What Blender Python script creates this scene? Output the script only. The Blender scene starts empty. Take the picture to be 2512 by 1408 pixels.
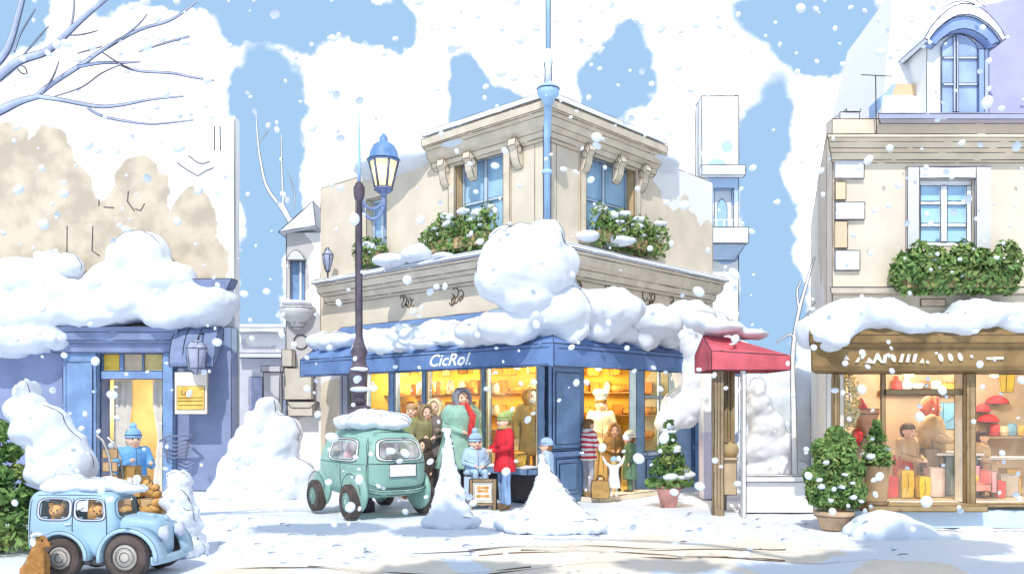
import bpy, bmesh, math, random
from mathutils import Vector, Matrix, noise
random.seed(7)
R_ = math.radians
sc = bpy.context.scene
COL = sc.collection
# ------------------------------------------------------------------ camera
CX, HZ, F = 1256.0, 1000.0, 2080.0          # centre column, horizon row, focal length (in photo pixels)
CAM = 1.62
cam_d = bpy.data.cameras.new('camera'); cam = bpy.data.objects.new('camera', cam_d); COL.objects.link(cam)
cam.location = (0, 0, CAM); cam.rotation_euler = (R_(90), 0, 0)
cam_d.sensor_width = 36; cam_d.lens = 36 * F / 2512; cam_d.shift_y = (HZ - 704) / 2512
cam_d.clip_start = .1; cam_d.clip_end = 2000
sc.camera = cam
def P(px, py, Y): return Vector(((px - CX) * Y / F, Y, CAM + (HZ - py) * Y / F))
def Q(n, Y): return n * Y / F               # size of n photo pixels at distance Y
def lin(h):
    h = h.lstrip('#'); o = []
    for i in (0, 2, 4):
        c = int(h[i:i + 2], 16) / 255
        o.append(c / 12.92 if c <= .04045 else ((c + .055) / 1.055) ** 2.4)
    return tuple(o) + (1,)
# ------------------------------------------------------------------ light
SUN_EL, SUN_AZ = 49, -11                     # sun behind the camera, a little to the left
sv = Vector((math.sin(R_(SUN_AZ)) * math.cos(R_(SUN_EL)), -math.cos(R_(SUN_AZ)) * math.cos(R_(SUN_EL)), math.sin(R_(SUN_EL))))
sd = bpy.data.lights.new('sun', 'SUN'); sd.energy = 2.6; sd.angle = R_(.6); sd.color = (1, .95, .86)
so = bpy.data.objects.new('sun', sd); COL.objects.link(so); so.rotation_euler = sv.to_track_quat('Z', 'Y').to_euler()
sc.view_settings.view_transform = 'Standard'; sc.view_settings.look = 'None'
sc.view_settings.gamma = 1; sc.view_settings.exposure = 0.28
sc.cycles.max_bounces = 8; sc.cycles.transparent_max_bounces = 16
w = bpy.data.worlds.new('World'); sc.world = w; w.use_nodes = True
nt = w.node_tree; nt.nodes.clear()
class G:                                    # small helper to write node graphs
    def __init__(s, nt): s.nt = nt
    def n(s, t, **k):
        x = s.nt.nodes.new(t)
        for a, b in k.items(): setattr(x, a, b)
        return x
    def put(s, sock, v):
        if isinstance(v, bpy.types.NodeSocket): s.nt.links.new(v, sock)
        else: sock.default_value = v
    def m(s, op, a, b=0.0, c=0.0, clamp=False):
        x = s.n('ShaderNodeMath', operation=op, use_clamp=clamp)
        s.put(x.inputs[0], a); s.put(x.inputs[1], b); s.put(x.inputs[2], c); return x.outputs[0]
    def mix(s, f, a, b, blend='MIX'):
        x = s.n('ShaderNodeMix', data_type='RGBA', blend_type=blend)
        s.put(x.inputs[0], f); s.put(x.inputs[6], a); s.put(x.inputs[7], b); return x.outputs[2]
    def ss(s, v, lo, hi):
        x = s.n('ShaderNodeMapRange', interpolation_type='SMOOTHSTEP')
        s.put(x.inputs[0], v); x.inputs[1].default_value = lo; x.inputs[2].default_value = hi; return x.outputs[0]
    def noise(s, vec, scale, detail=3, rough=.55):
        x = s.n('ShaderNodeTexNoise'); s.put(x.inputs['Vector'], vec)
        x.inputs['Scale'].default_value = scale; x.inputs['Detail'].default_value = detail; x.inputs['Roughness'].default_value = rough
        return x.outputs[0]
g = G(nt)
sky = g.n('ShaderNodeTexSky', sky_type='NISHITA', sun_disc=False, sun_elevation=R_(SUN_EL), sun_rotation=R_(180 - SUN_AZ))
tc = g.n('ShaderNodeTexCoord'); sep = g.n('ShaderNodeSeparateXYZ'); nt.links.new(tc.outputs['Generated'], sep.inputs[0])
dy = g.m('MAXIMUM', sep.outputs[1], .04)
n1 = g.m('SUBTRACT', g.noise(tc.outputs['Generated'], 7, 5), .5)
n2 = g.m('SUBTRACT', g.noise(tc.outputs['Generated'], 11.3, 5), .5)
u = g.m('ADD', g.m('DIVIDE', sep.outputs[0], dy), g.m('MULTIPLY', n1, .16))
v = g.m('ADD', g.m('DIVIDE', sep.outputs[2], dy), g.m('MULTIPLY', n2, .16))
# breaks of blue between the clouds, as directions (tan azimuth, tan elevation) with their half sizes
GAPS = [(-.27, .475, .10, .055), (-.40, .48, .08, .035), (-.17, .46, .04, .04), (-.585, .46, .035, .06), (-.295, .23, .038, .20), (-.30, .28, .032, .09), (-.04, .35, .042, .075),
        (.12, .37, .05, .06), (.35, .455, .085, .06), (.41, .43, .045, .05), (.455, .475, .02, .02), (.30, .22, .04, .17), (.31, .12, .045, .08), (.52, .36, .06, .07)]
msk = None
for (a, b, ra, rb) in GAPS:
    e = g.m('SQRT', g.m('ADD', g.m('POWER', g.m('ABSOLUTE', g.m('DIVIDE', g.m('SUBTRACT', u, a), ra)), 2.0), g.m('POWER', g.m('ABSOLUTE', g.m('DIVIDE', g.m('SUBTRACT', v, b), rb)), 2.0)))
    k = g.ss(e, 1.12, .92)
    msk = k if msk is None else g.m('MAXIMUM', msk, k)
front = g.m('MULTIPLY', g.ss(sep.outputs[1], .18, .32), g.ss(sep.outputs[2], .60, .46))      # behind and above the camera: broken cloud with more blue
back = g.ss(g.noise(tc.outputs['Generated'], 2.2, 4), .33, .47)
blue = g.m('ADD', g.m('MULTIPLY', msk, front), g.m('MULTIPLY', back, g.m('SUBTRACT', 1.0, front)), clamp=True)
skyc = g.mix(1.0, sky.outputs[0], (3.1, 2.65, 2.25, 1), 'MULTIPLY')
vm = g.n('ShaderNodeVectorMath', operation='MINIMUM'); nt.links.new(skyc, vm.inputs[0]); vm.inputs[1].default_value = (3.3, 5.2, 7.6)
vb = g.n('ShaderNodeVectorMath', operation='MINIMUM'); nt.links.new(skyc, vb.inputs[0]); vb.inputs[1].default_value = (5.2, 6.8, 8.6); skyc = g.mix(front, vb.outputs[0], vm.outputs[0])
colr = g.mix(blue, (11.2, 11.3, 11.6, 1), skyc)
bg = g.n('ShaderNodeBackground'); nt.links.new(colr, bg.inputs[0]); bg.inputs[1].default_value = .1
wo = g.n('ShaderNodeOutputWorld'); nt.links.new(bg.outputs[0], wo.inputs[0])
# ------------------------------------------------------------------ materials
MC = {}
def mat(name, col, var=.12, scale=2.5, rough=.85, emit=None, es=0, spec=.25, bump=0, bscale=30, col2=None, thr=None, metal=0):
    """watercolour-like paint: one pigment that pools unevenly; col2/thr adds patches of a second colour"""
    if name in MC: return MC[name]
    m = bpy.data.materials.new(name); m.use_nodes = True; t = m.node_tree; g = G(t)
    b = t.nodes['Principled BSDF']; geo = g.n('ShaderNodeNewGeometry').outputs['Position'] 
    c = lin(col); lo = tuple(x * (1 - var) for x in c[:3]) + (1,); hi = tuple(min(.92, x * (1 + var * .8) + .01) for x in c[:3]) + (1,)
    f = g.ss(g.noise(geo, scale, 4), .36, .64)
    cc = g.mix(f, lo, hi)
    if col2:
        f2 = g.ss(g.noise(geo, scale * (thr[1] if len(thr) > 1 else 1.0), 5, .6), thr[0] - .02, thr[0] + .02)
        cc = g.mix(f2, cc, lin(col2))
    t.links.new(cc, b.inputs['Base Color']); b.inputs['Roughness'].default_value = rough; b.inputs['Specular IOR Level'].default_value = spec; b.inputs['Metallic'].default_value = metal
    if emit: b.inputs['Emission Color'].default_value = lin(emit); b.inputs['Emission Strength'].default_value = es
    if bump:
        bn = g.n('ShaderNodeBump'); bn.inputs['Strength'].default_value = bump; bn.inputs['Distance'].default_value = .02
        t.links.new(g.noise(geo, bscale, 4), bn.inputs['Height']); t.links.new(bn.outputs[0], b.inputs['Normal'])
    MC[name] = m; return m
def wallmat(name, col, spots, base=.0, col2='#ffffff', amp=.9, nscale=1.1, var=.06):
    """limewash: the pigment survives in irregular areas round given places on the wall, rime-white elsewhere"""
    m = bpy.data.materials.new(name); m.use_nodes = True; t = m.node_tree; g = G(t)
    b = t.nodes['Principled BSDF']; geo = g.n('ShaderNodeNewGeometry').outputs['Position']
    d = None
    for (p, r) in spots:
        v = g.n('ShaderNodeVectorMath', operation='DISTANCE'); t.links.new(geo, v.inputs[0]); v.inputs[1].default_value = p
        k = g.m('SUBTRACT', 1.0, g.m('DIVIDE', v.outputs['Value'], r)); d = k if d is None else g.m('MAXIMUM', d, k)
    n = g.m('MULTIPLY', g.m('SUBTRACT', g.noise(geo, nscale, 4, .5), .5), amp)
    f = g.ss(g.m('ADD', g.m('ADD', n, d if d is not None else 0.0), base), -.03, .03)
    c = lin(col); f0 = g.ss(g.noise(geo, 1.7, 3), .36, .64)
    pc = g.mix(f0, tuple(x * (1 - var) for x in c[:3]) + (1,), tuple(min(.9, x * (1 + var)) for x in c[:3]) + (1,))
    w2 = lin(col2); w2 = tuple(min(.88, x) for x in w2[:3]) + (1,)
    t.links.new(g.mix(f, w2, pc), b.inputs['Base Color']); b.inputs['Roughness'].default_value = .9; b.inputs['Specular IOR Level'].default_value = .15
    MC[name] = m; return m
def glassmat(name, tint, clear=.8, frost=0.1, gloss=.06):
    m = bpy.data.materials.new(name); m.use_nodes = True; t = m.node_tree; t.nodes.clear(); g = G(t)
    geo = g.n('ShaderNodeNewGeometry').outputs['Position']
    tr = g.n('ShaderNodeBsdfTransparent'); tr.inputs[0].default_value = (1, 1, 1, 1)
    df = g.n('ShaderNodeBsdfDiffuse'); df.inputs[0].default_value = lin(tint)
    gl = g.n('ShaderNodeBsdfGlossy'); gl.inputs['Roughness'].default_value = .05
    a = g.n('ShaderNodeMixShader'); t.links.new(tr.outputs[0], a.inputs[1]); t.links.new(df.outputs[0], a.inputs[2])
    f = g.m('MULTIPLY', g.ss(g.noise(geo, 2.2, 3), .44, .60), frost); t.links.new(g.m('ADD', f, 1 - clear, clamp=True), a.inputs[0])
    b = g.n('ShaderNodeMixShader'); b.inputs[0].default_value = gloss; t.links.new(a.outputs[0], b.inputs[1]); t.links.new(gl.outputs[0], b.inputs[2])
    o = g.n('ShaderNodeOutputMaterial'); t.links.new(b.outputs[0], o.inputs[0]); return m
INK = mat('ink_edge', '#3a3a46', .25, 6, .8)
INKB = mat('brown_edge', '#6b5844', .25, 6, .8)
SNOW = mat('snow', '#e1e7f0', .012, 1.3, .75, spec=.2, bump=.08, bscale=14)
# ------------------------------------------------------------------ mesh builder
WM = {}
class MB:
    def __init__(s): s.v = []; s.f = []; s.mi = []; s.lines = []; s.smooth = []
    def add(s, vs, fs, mi=0, sm=False):
        o = len(s.v); s.v += [Vector(x) for x in vs]; s.f += [tuple(o + i for i in f) for f in fs]; s.mi += [mi] * len(fs); s.smooth += [sm] * len(fs); return s
    def hexa(s, p, mi=0):                   # 8 corners: bottom ring then top ring
        return s.add(p, [(3, 2, 1, 0), (4, 5, 6, 7), (0, 1, 5, 4), (1, 2, 6, 5), (2, 3, 7, 6), (3, 0, 4, 7)], mi)
    def box(s, x0, x1, y0, y1, z0, z1, mi=0, M=None):
        p = [Vector(q) for q in ((x0, y0, z0), (x1, y0, z0), (x1, y1, z0), (x0, y1, z0), (x0, y0, z1), (x1, y0, z1), (x1, y1, z1), (x0, y1, z1))]
        if M: p = [M @ q for q in p]
        return s.hexa(p, mi)
    def prism(s, pts, vec, mi=0, sm=False): # planar polygon pushed along vec
        n = len(pts); a = [Vector(p) for p in pts]; vec = Vector(vec)
        return s.add(a + [p + vec for p in a], [tuple(range(n - 1, -1, -1)), tuple(range(n, 2 * n))] + [(i, (i + 1) % n, n + (i + 1) % n, n + i) for i in range(n)], mi, sm)
    def ring_loft(s, rings, mi=0, caps=True, sm=True):
        n = len(rings[0]); vs = [p for r in rings for p in r]; fs = []
        for k in range(len(rings) - 1):
            for i in range(n): fs.append((k * n + i, k * n + (i + 1) % n, (k + 1) * n + (i + 1) % n, (k + 1) * n + i))
        if caps: fs.append(tuple(range(n - 1, -1, -1))); fs.append(tuple((len(rings) - 1) * n + i for i in range(n)))
        return s.add(vs, fs, mi, sm)
    def lathe(s, c, prof, n=16, mi=0, axis=None, caps=True):
        c = Vector(c); q = Matrix.Identity(3) if axis is None else Vector(axis).to_track_quat('Z', 'Y').to_matrix()
        return s.ring_loft([[c + q @ Vector((r * math.cos(2 * math.pi * i / n), r * math.sin(2 * math.pi * i / n), z)) for i in range(n)] for r, z in prof], mi, caps)
    def tube(s, pts, rs, n=6, mi=0, caps=True):
        pts = [Vector(p) for p in pts]
        if not hasattr(rs, '__len__'): rs = [rs] * len(pts)
        rings = []; up = Vector((0, 0, 1)); prev = None
        for i, p in enumerate(pts):
            d = (pts[min(i + 1, len(pts) - 1)] - pts[max(i - 1, 0)])
            if d.length < 1e-9: d = Vector((0, 0, 1))
            d.normalize()
            if prev is None:
                a = d.cross(up if abs(d.z) < .9 else Vector((1, 0, 0))).normalized()
            else:
                a = prev - d * prev.dot(d)
                a = a.normalized() if a.length > 1e-6 else d.orthogonal().normalized()
            prev = a; b = d.cross(a)
            rings.append([p + (a * math.cos(2 * math.pi * k / n) + b * math.sin(2 * math.pi * k / n)) * rs[i] for k in range(n)])
        return s.ring_loft(rings, mi, caps)
    def ell(s, c, r, seg=14, rg=9, mi=0, M=None):
        c = Vector(c); vs = [Vector((0, 0, -1))]; fs = []
        for j in range(1, rg):
            a = -math.pi / 2 + math.pi * j / rg
            for i in range(seg): vs.append(Vector((math.cos(a) * math.cos(2 * math.pi * i / seg), math.cos(a) * math.sin(2 * math.pi * i / seg), math.sin(a))))
        vs.append(Vector((0, 0, 1))); L = len(vs) - 1
        for i in range(seg): fs.append((0, 1 + (i + 1) % seg, 1 + i)); fs.append((L, L - seg + i, L - seg + (i + 1) % seg))
        for j in range(rg - 2):
            for i in range(seg): a = 1 + j * seg; fs.append((a + i, a + (i + 1) % seg, a + seg + (i + 1) % seg, a + seg + i))
        if not hasattr(r, '__len__'): r = (r, r, r)
        vs = [Vector((p.x * r[0], p.y * r[1], p.z * r[2])) for p in vs]
        if M: vs = [M @ p for p in vs]
        return s.add([c + p for p in vs], fs, mi, True)
    def cap(s, a, b, ra, rb, n=10, mi=0):   # tapered limb
        a, b = Vector(a), Vector(b); s.tube([a, b], [ra, rb], n, mi); s.ell(a, ra, n, 6, mi); s.ell(b, rb, n, 6, mi); return s
    def leaves(s, c, r, n, size, mi=0, flat=.9, shell=.35):
        c = Vector(c)
        for _ in range(n):
            d = Vector((random.gauss(0, 1), random.gauss(0, 1), random.gauss(0, 1))).normalized() * (1 - shell * random.random() ** 1.5)
            p = c + Vector((d.x * r[0], d.y * r[1], d.z * r[2]))
            nn = (d * flat + Vector((random.uniform(-1, 1), random.uniform(-1, 1), random.uniform(-1, 1)))).normalized()
            a = nn.orthogonal().normalized(); a = Matrix.Rotation(random.uniform(0, 6.28), 3, nn) @ a; b = nn.cross(a)
            q = size * random.uniform(.6, 1.35)
            s.add([p - a * q, p - b * q * .45, p + a * q, p + b * q * .45], [(0, 1, 2, 3)], mi)
        return s
    def line(s, pts, r=.006): s.lines.append(([Vector(p) for p in pts], r)); return s
    def text(s, txt, M, size, depth=.01, shear=0, mi=0):
        cu = bpy.data.curves.new('t', 'FONT'); cu.body = txt; cu.size = size; cu.extrude = depth; cu.shear = shear; cu.resolution_u = 3; cu.offset = size * .012
        o = bpy.data.objects.new('t', cu); me = bpy.data.meshes.new_from_object(o)
        s.add([M @ v.co for v in me.vertices], [tuple(p.vertices) for p in me.polygons], mi)
        bpy.data.objects.remove(o); bpy.data.curves.remove(cu); bpy.data.meshes.remove(me); return s
    def build(s, name, mats, parent=None, ink=0, remesh=0, smooth_it=4, rough=0, rscale=2.0, local=False, inkmat=None, origin=None, ang=32, seed=0):
        if not isinstance(mats, (list, tuple)): mats = [mats]
        mats = list(mats); me = bpy.data.meshes.new(name)
        me.from_pydata(s.v, [], s.f); me.update()
        if len(s.f):
            me.polygons.foreach_set('material_index', s.mi); me.polygons.foreach_set('use_smooth', s.smooth)
        if remesh:
            for m_ in mats: me.materials.append(m_)
            o = bpy.data.objects.new('tmp', me); COL.objects.link(o)
            rm = o.modifiers.new('r', 'REMESH'); rm.mode = 'VOXEL'; rm.voxel_size = remesh; rm.use_smooth_shade = True
            if smooth_it: sm = o.modifiers.new('s', 'SMOOTH'); sm.iterations = smooth_it; sm.factor = .5
            dg = bpy.context.evaluated_depsgraph_get(); me2 = bpy.data.meshes.new_from_object(o.evaluated_get(dg))
            bpy.data.objects.remove(o); bpy.data.meshes.remove(me); me = me2; me.name = name; me.materials.clear()
            if rough:
                ns = [(v.co.copy(), v.normal.copy()) for v in me.vertices]; off = Vector((seed * 3.1, seed * 1.7, seed * 5.3))
                for v, (p, nn) in zip(me.vertices, ns):
                    q = p * rscale + off
                    v.co = p + nn * rough * (2.2 * abs(noise.noise(q)) + .9 * abs(noise.noise(q * 2.1 + off)) + .3 * noise.noise(q * 5.1) - .6)
            me.polygons.foreach_set('use_smooth', [True] * len(me.polygons))
        if remesh and s.lines:              # lay the drawn lines on the finished skin
            from mathutils.bvhtree import BVHTree
            tr = BVHTree.FromPolygons([v.co for v in me.vertices], [tuple(p.vertices) for p in me.polygons])
            s.lines = [([(tr.find_nearest(p)[0] or p) for p in pts], r) for pts, r in s.lines]
        if ink or s.lines:
            bm = bmesh.new(); bm.from_mesh(me); L = MB()
            if ink:
                bm2 = bm.copy(); bmesh.ops.remove_doubles(bm2, verts=bm2.verts, dist=.0008)
                for e in bm2.edges:
                    if len(e.link_faces) > 2: continue
                    if len(e.link_faces) == 2 and e.calc_face_angle(0) < R_(ang): continue
                    if e.calc_length() < ink * 2.5 or random.random() < .05: continue
                    L.lines.append(([e.verts[0].co.copy(), e.verts[1].co.copy()], ink))
                bm2.free()
            L.lines += s.lines; T = MB()
            for pts, r in L.lines:
                if len(pts) == 2:           # hand-drawn: broken into strokes that wander a hair
                    a, b = pts; d = b - a; ln = d.length; k = max(1, int(ln / .9)); q = 0.0
                    while q < .999:
                        e = min(1, q + random.uniform(.7, 1.4) / k)
                        if 1 - e < .15 / k: e = 1
                        mid = a + d * ((q + e) / 2) + Vector((random.uniform(-1, 1), random.uniform(-1, 1), random.uniform(-1, 1))) * r * .6
                        gap = .0 if k == 1 else random.choice((0, 0, .05, .1)) / k
                        T.tube([a + d * q, mid, a + d * max(q + .02, e - gap)], [r * .8, r * random.uniform(.9, 1.25), r * .7], 4, 0); q = e
                else:
                    n = len(pts); T.tube(pts, [r * (.55 + .5 * math.sin(math.pi * min(1, max(0, (i + .4) / n)))) for i in range(n)], 4, 0)
            vs = [bm.verts.new(p) for p in T.v]
            for f in T.f:
                try: fc = bm.faces.new([vs[i] for i in f]); fc.material_index = len(mats); fc.smooth = True
                except ValueError: pass
            mats.append(inkmat or INK); bm.to_mesh(me); bm.free()
        for m_ in mats: me.materials.append(m_)
        o = bpy.data.objects.new(name, me); COL.objects.link(o)
        if parent is not None:
            o.parent = parent; WM[o.name] = WM.get(parent.name, Matrix.Identity(4))
            if not local: me.transform(WM[parent.name].inverted())
        else:
            if origin is None and not local:
                xs = [v.co for v in me.vertices]
                if xs: origin = Vector(((min(p.x for p in xs) + max(p.x for p in xs)) / 2, (min(p.y for p in xs) + max(p.y for p in xs)) / 2, min(p.z for p in xs)))
            if origin is not None: me.transform(Matrix.Translation(-Vector(origin))); o.location = origin
            WM[o.name] = Matrix.Translation(origin) if origin is not None else Matrix.Identity(4)
        return o
def tag(o, label=None, cat=None, group=None, kind=None):
    for k, v in (('label', label), ('category', cat), ('group', group), ('kind', kind)):
        if v: o[k] = v
    return o
def thing(name, label, cat, loc=(0, 0, 0), rz=0, group=None):
    o = bpy.data.objects.new(name, None); COL.objects.link(o); o.empty_display_size = .1
    o.location = loc; o.rotation_euler = (0, 0, rz); WM[o.name] = Matrix.Translation(loc) @ Matrix.Rotation(rz, 4, 'Z')
    return tag(o, label, cat, group)
def dup(o, loc, rz=0, label=None, scale=None):
    c = o.copy(); COL.objects.link(c); c.location = loc; c.rotation_euler = (0, 0, rz)
    if scale: c.scale = (scale,) * 3
    if label: c['label'] = label
    for ch in list(o.children):
        d = ch.copy(); COL.objects.link(d); d.parent = c
        for g_ in ch.children: e = g_.copy(); COL.objects.link(e); e.parent = d
    return c
def snow(name, blobs, label=None, parent=None, vox=.06, rough=.035, arcs=.55, r=.007, cat='snow heap', seed=1, group=None, sm=5, rs=2.2, extra=()):
    """a body of snow: lumps merged into one skin; some lumps get a fine dark drawn line along their brow"""
    mb = MB()
    for c, rr in blobs: mb.ell(c, rr, 18, 11)
    rnd = random.Random(seed)
    for L_ in extra: mb.line(L_, r)
    for i, (c, rr) in enumerate(list(blobs) * 2):
        i = i % len(blobs)
        if rnd.random() > arcs * .8: continue
        c = Vector(c); a0 = rnd.uniform(-.5, 1.2); a1 = a0 + rnd.uniform(.8, 2.2); pts = []
        for k in range(25):
            a = a0 + (a1 - a0) * k / 24
            wob = 1.0 + .03 * math.sin(a * 9 + i) 
            p = c + Vector((math.cos(a) * rr[0] * wob, -rr[1] * .25, math.sin(a) * rr[2] * wob)) 
            inside = any(j != i and sum(((p[q] - Vector(c2)[q]) / max(.01, r2[q])) ** 2 for q in range(3)) < 1.0 for j, (c2, r2) in enumerate(blobs))
            if inside:
                if len(pts) > 4: mb.line(pts, r)
                pts = []
            else: pts.append(p)
        if len(pts) > 4: mb.line(pts, r)
    o = mb.build(name, SNOW, parent, remesh=vox, smooth_it=sm, rough=rough, rscale=rs, seed=seed)
    if parent is None: tag(o, label, cat, group)
    return o

def snow_each(name, blobs, parent, vox=.03, rough=.02, r=.005, rs=6, seed=1):
    for i, b in enumerate(blobs): snow(name, [b, (Vector(b[0]) + Vector((b[1][0] * .4, 0, b[1][2] * .25)), tuple(q * .75 for q in b[1]))], parent=parent, vox=max(vox * .7, min(b[1]) * .28), rough=rough * .7, arcs=.7, r=r, rs=rs, seed=seed + i, sm=2)
# ------------------------------------------------------------------ ground
def gz(x, y):                                # snow-covered street: soft drifts, flatter where things stand
    z = .035 * noise.noise(Vector((x * .55, y * .55, 0))) + .02 * noise.noise(Vector((x * 1.7, y * 1.3, 4)))
    if y < 11: z += min(1, (11 - y) / 2.5) * .15 * noise.noise(Vector((x * .75 + 3, y * 1.2, 9))) * min(1, max(.3, (x + 3.2)))
    return z - .02
def span(a, b, n): return [a + (b - a) * i / n for i in range(n + 1)]
xs = [-300, -120, -60, -30, -18] + span(-12, 12, 150) + [18, 30, 60, 120, 300]
ys = [-60, -20, -5] + span(0, 3, 6)[:-1] + span(3, 20, 130) + [23, 28, 40, 70, 140, 300, 600]
mb = MB(); nx = len(xs)
mb.add([(x, y, gz(x, y) if 2 < y < 21 and abs(x) < 13 else -.02) for y in ys for x in xs], [(j * nx + i, j * nx + i + 1, (j + 1) * nx + i + 1, (j + 1) * nx + i) for j in range(len(ys) - 1) for i in range(nx - 1)], 0, True)
gm = wallmat('snowy_street', '#eadfce', [((1.6, 9.6, 0), 1.5), ((.4, 9.0, 0), 1.2), ((3.0, 9.9, 0), .9), ((-1.0, 8.6, 0), 1.0), ((-4.4, 14.2, 0), .7), ((.8, 8.2, 0), 1.0), ((3.9, 8.6, 0), .8), ((-2.6, 8.2, 0), .6)], base=-.28, col2='#e3e8f0', amp=1.5, nscale=1.3, var=.05)
tag(mb.build('ground', gm, origin=(0, 0, 0)), kind='structure')
mb = MB()
for k in range(45):                         # grey ink marks drawn for clods on the trodden snow
    x, y = random.uniform(-5.2, 4.6), random.uniform(9.3, 13.0); z = gz(x, y); a = random.uniform(.02, .05)
    pts = [(x + a * math.cos(t) * 1.5, y - a * .6 * math.sin(t), z + .012 + a * .5 * abs(math.sin(t * 1.0))) for t in span(random.uniform(0, 2), random.uniform(2.6, 5.5), 7)]
    mb.tube(pts, [.002 + .006 * math.sin(math.pi * i / 7) for i in range(8)], 4)
for k in range(120):
    x, y = random.uniform(-5.2, 4.6), random.uniform(9.3, 13.2); a = random.uniform(.012, .045)
    mb.ell((x, y, gz(x, y) + .005), (a * 1.4, a, a * .6), 7, 5, 1)
tag(mb.build('snow_clods', [mat('clod_ink', '#8f93a8', .2, 6), SNOW]), kind='stuff')
mb = MB()                                    # wheel ruts
for (y0, c, x0, x1) in ((9.75, .05, -1.2, 4.2), (9.35, -.04, -.6, 4.0), (8.75, .05, -2.8, 1.2), (9.15, .06, 1.4, 3.6)):
    for q in range(2):
        pts = [(x, y0 + q * .1 + c * (x - 1) + .06 * math.sin(x * 1.7), gz(x, y0 + q * .1 + c * (x - 1) + .06 * math.sin(x * 1.7)) + .006) for x in span(x0 + q * .7, x1 - q, 30)]
        mb.tube(pts, [.001 + .007 * max(0, math.sin(i * .42 + q * 2)) for i in range(31)], 4)
tag(mb.build('wheel_ruts', INKB), kind='stuff')
# ------------------------------------------------------------------ corner shop building
C = Vector((.58, 14.3, 0)); dL = Vector((-.7305, .6829, 0)); nL = Vector((-.6829, -.7305, 0)); dR = Vector((.6829, .7305, 0)); nR = Vector((.7305, -.6829, 0))
def fL(t, d, z): return C + dL * t + nL * d + Vector((0, 0, z))
def fR(s, d, z): return C + dR * s + nR * d + Vector((0, 0, z))
def tpx(px): r = (px - CX) / F; return (C.x - C.y * r) / (-dL.x + dL.y * r)
def spx(px): r = (px - CX) / F; return (C.y * r - C.x) / (dR.x - dR.y * r)
def zat(f, a, py, d=0): p = f(a, d, 0); return CAM + (HZ - py) * p.y / F
def fbox(mb, f, a0, a1, d0, d1, z0, z1, mi=0):
    p = [f(a0, d0, z0), f(a1, d0, z0), f(a1, d1, z0), f(a0, d1, z0), f(a0, d0, z1), f(a1, d0, z1), f(a1, d1, z1), f(a0, d1, z1)]
    return mb.hexa(p, mi)
def wallgrid(mb, f, a0, a1, z0, z1, holes, dep=.25, mi=0, caps=(True, True, True, True), d=0):
    A = sorted({a0, a1} | {h[i] for h in holes for i in (0, 1)}); Z = sorted({z0, z1} | {h[i] for h in holes for i in (2, 3)})
    A = [a for a in A if a0 <= a <= a1]; Z = [z for z in Z if z0 <= z <= z1]
    op = lambda i, j: any(h[0] - 1e-6 <= A[i] and A[i + 1] <= h[1] + 1e-6 and h[2] - 1e-6 <= Z[j] and Z[j + 1] <= h[3] + 1e-6 for h in holes)
    ok = lambda i, j: 0 <= i < len(A) - 1 and 0 <= j < len(Z) - 1 and not op(i, j)
    V = {}; vs = []
    def vid(i, j, k):
        if (i, j, k) not in V: V[i, j, k] = len(vs); vs.append(f(A[i], d - (dep if k else 0), Z[j]))
        return V[i, j, k]
    fs = []
    for i in range(len(A) - 1):
        for j in range(len(Z) - 1):
            if not ok(i, j): continue
            fs.append((vid(i, j, 0), vid(i + 1, j, 0), vid(i + 1, j + 1, 0), vid(i, j + 1, 0))); fs.append((vid(i, j + 1, 1), vid(i + 1, j + 1, 1), vid(i + 1, j, 1), vid(i, j, 1)))
            for (ni, nj, p, q, c) in ((i - 1, j, (i, j + 1), (i, j), 0), (i + 1, j, (i + 1, j), (i + 1, j + 1), 1), (i, j - 1, (i, j), (i + 1, j), 2), (i, j + 1, (i + 1, j + 1), (i, j + 1), 3)):
                if ok(ni, nj): continue
                edge = not (0 <= ni < len(A) - 1 and 0 <= nj < len(Z) - 1)
                if edge and not caps[c]: continue
                fs.append((vid(*p, 0), vid(*q, 0), vid(*q, 1), vid(*p, 1)))
    mb.add(vs, fs, mi); return mb
def cornice(mb, prof, tL, sR, mi=0):         # profile (d, z) swept round the corner with a mitre
    st = [[fL(tL, d, z) for d, z in prof], [C + nL * d + nR * d + Vector((0, 0, z)) for d, z in prof], [fR(sR, d, z) for d, z in prof]]
    return mb.ring_loft(st, mi, True, False)
BEI = '#dfd2bf'
wm = wallmat('beige_limewash', BEI, [((-.4, 14.9, 5.2), 2.9), ((1.6, 15.2, 5.2), 2.3), ((-2.6, 17.2, 5.6), 2.6), ((-3.8, 18.2, 4.6), 1.0), ((2.8, 16.7, 5.0), .9), ((4.2, 18.2, 5.3), .3), ((4.2, 18.2, 4.6), .3), ((0, 14.8, 3.6), 3.2), ((-3.6, 18.2, 3.4), 1.4), ((3, 17, 3.7), 2)], base=.1, amp=1.4, nscale=1.2, var=.05)
BLUE = mat('blue_paint', '#86a8d2', .12, 3, .6); DBLUE = mat('deep_blue_cloth', '#6b89ba', .12, 2.2, .85); LBLUE = mat('pale_blue_paint', '#c4d8ef', .08, 3, .6)
STONE = mat('beige_stone', '#e0d2bd', .08, 3, .85); TAN = mat('tan_stone', '#cfb188', .1, 4, .85)
PANE = mat('sky_tinted_glass', '#a9d0f2', .10, 1.8, .22, spec=.5); PANE2 = PANE  # sky reflection also put into the base colour as blue
CLEAR = glassmat('clear_glass', '#f6e8cc', .99, .06, .04)
bld = thing('corner_building', 'beige two storey corner building with blue shopfront and planted windows', 'building', (C.x, C.y, 0))
UZ0, TOP = 2.9, 6.48
wt0, wt1 = tpx(1238), tpx(1118); ws0, ws1 = spx(1434), spx(1556); wz0, wz1 = 4.62, zat(fR, ws0, 366)
ft0, ft1 = 4.28, 4.95
mb = MB()
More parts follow.
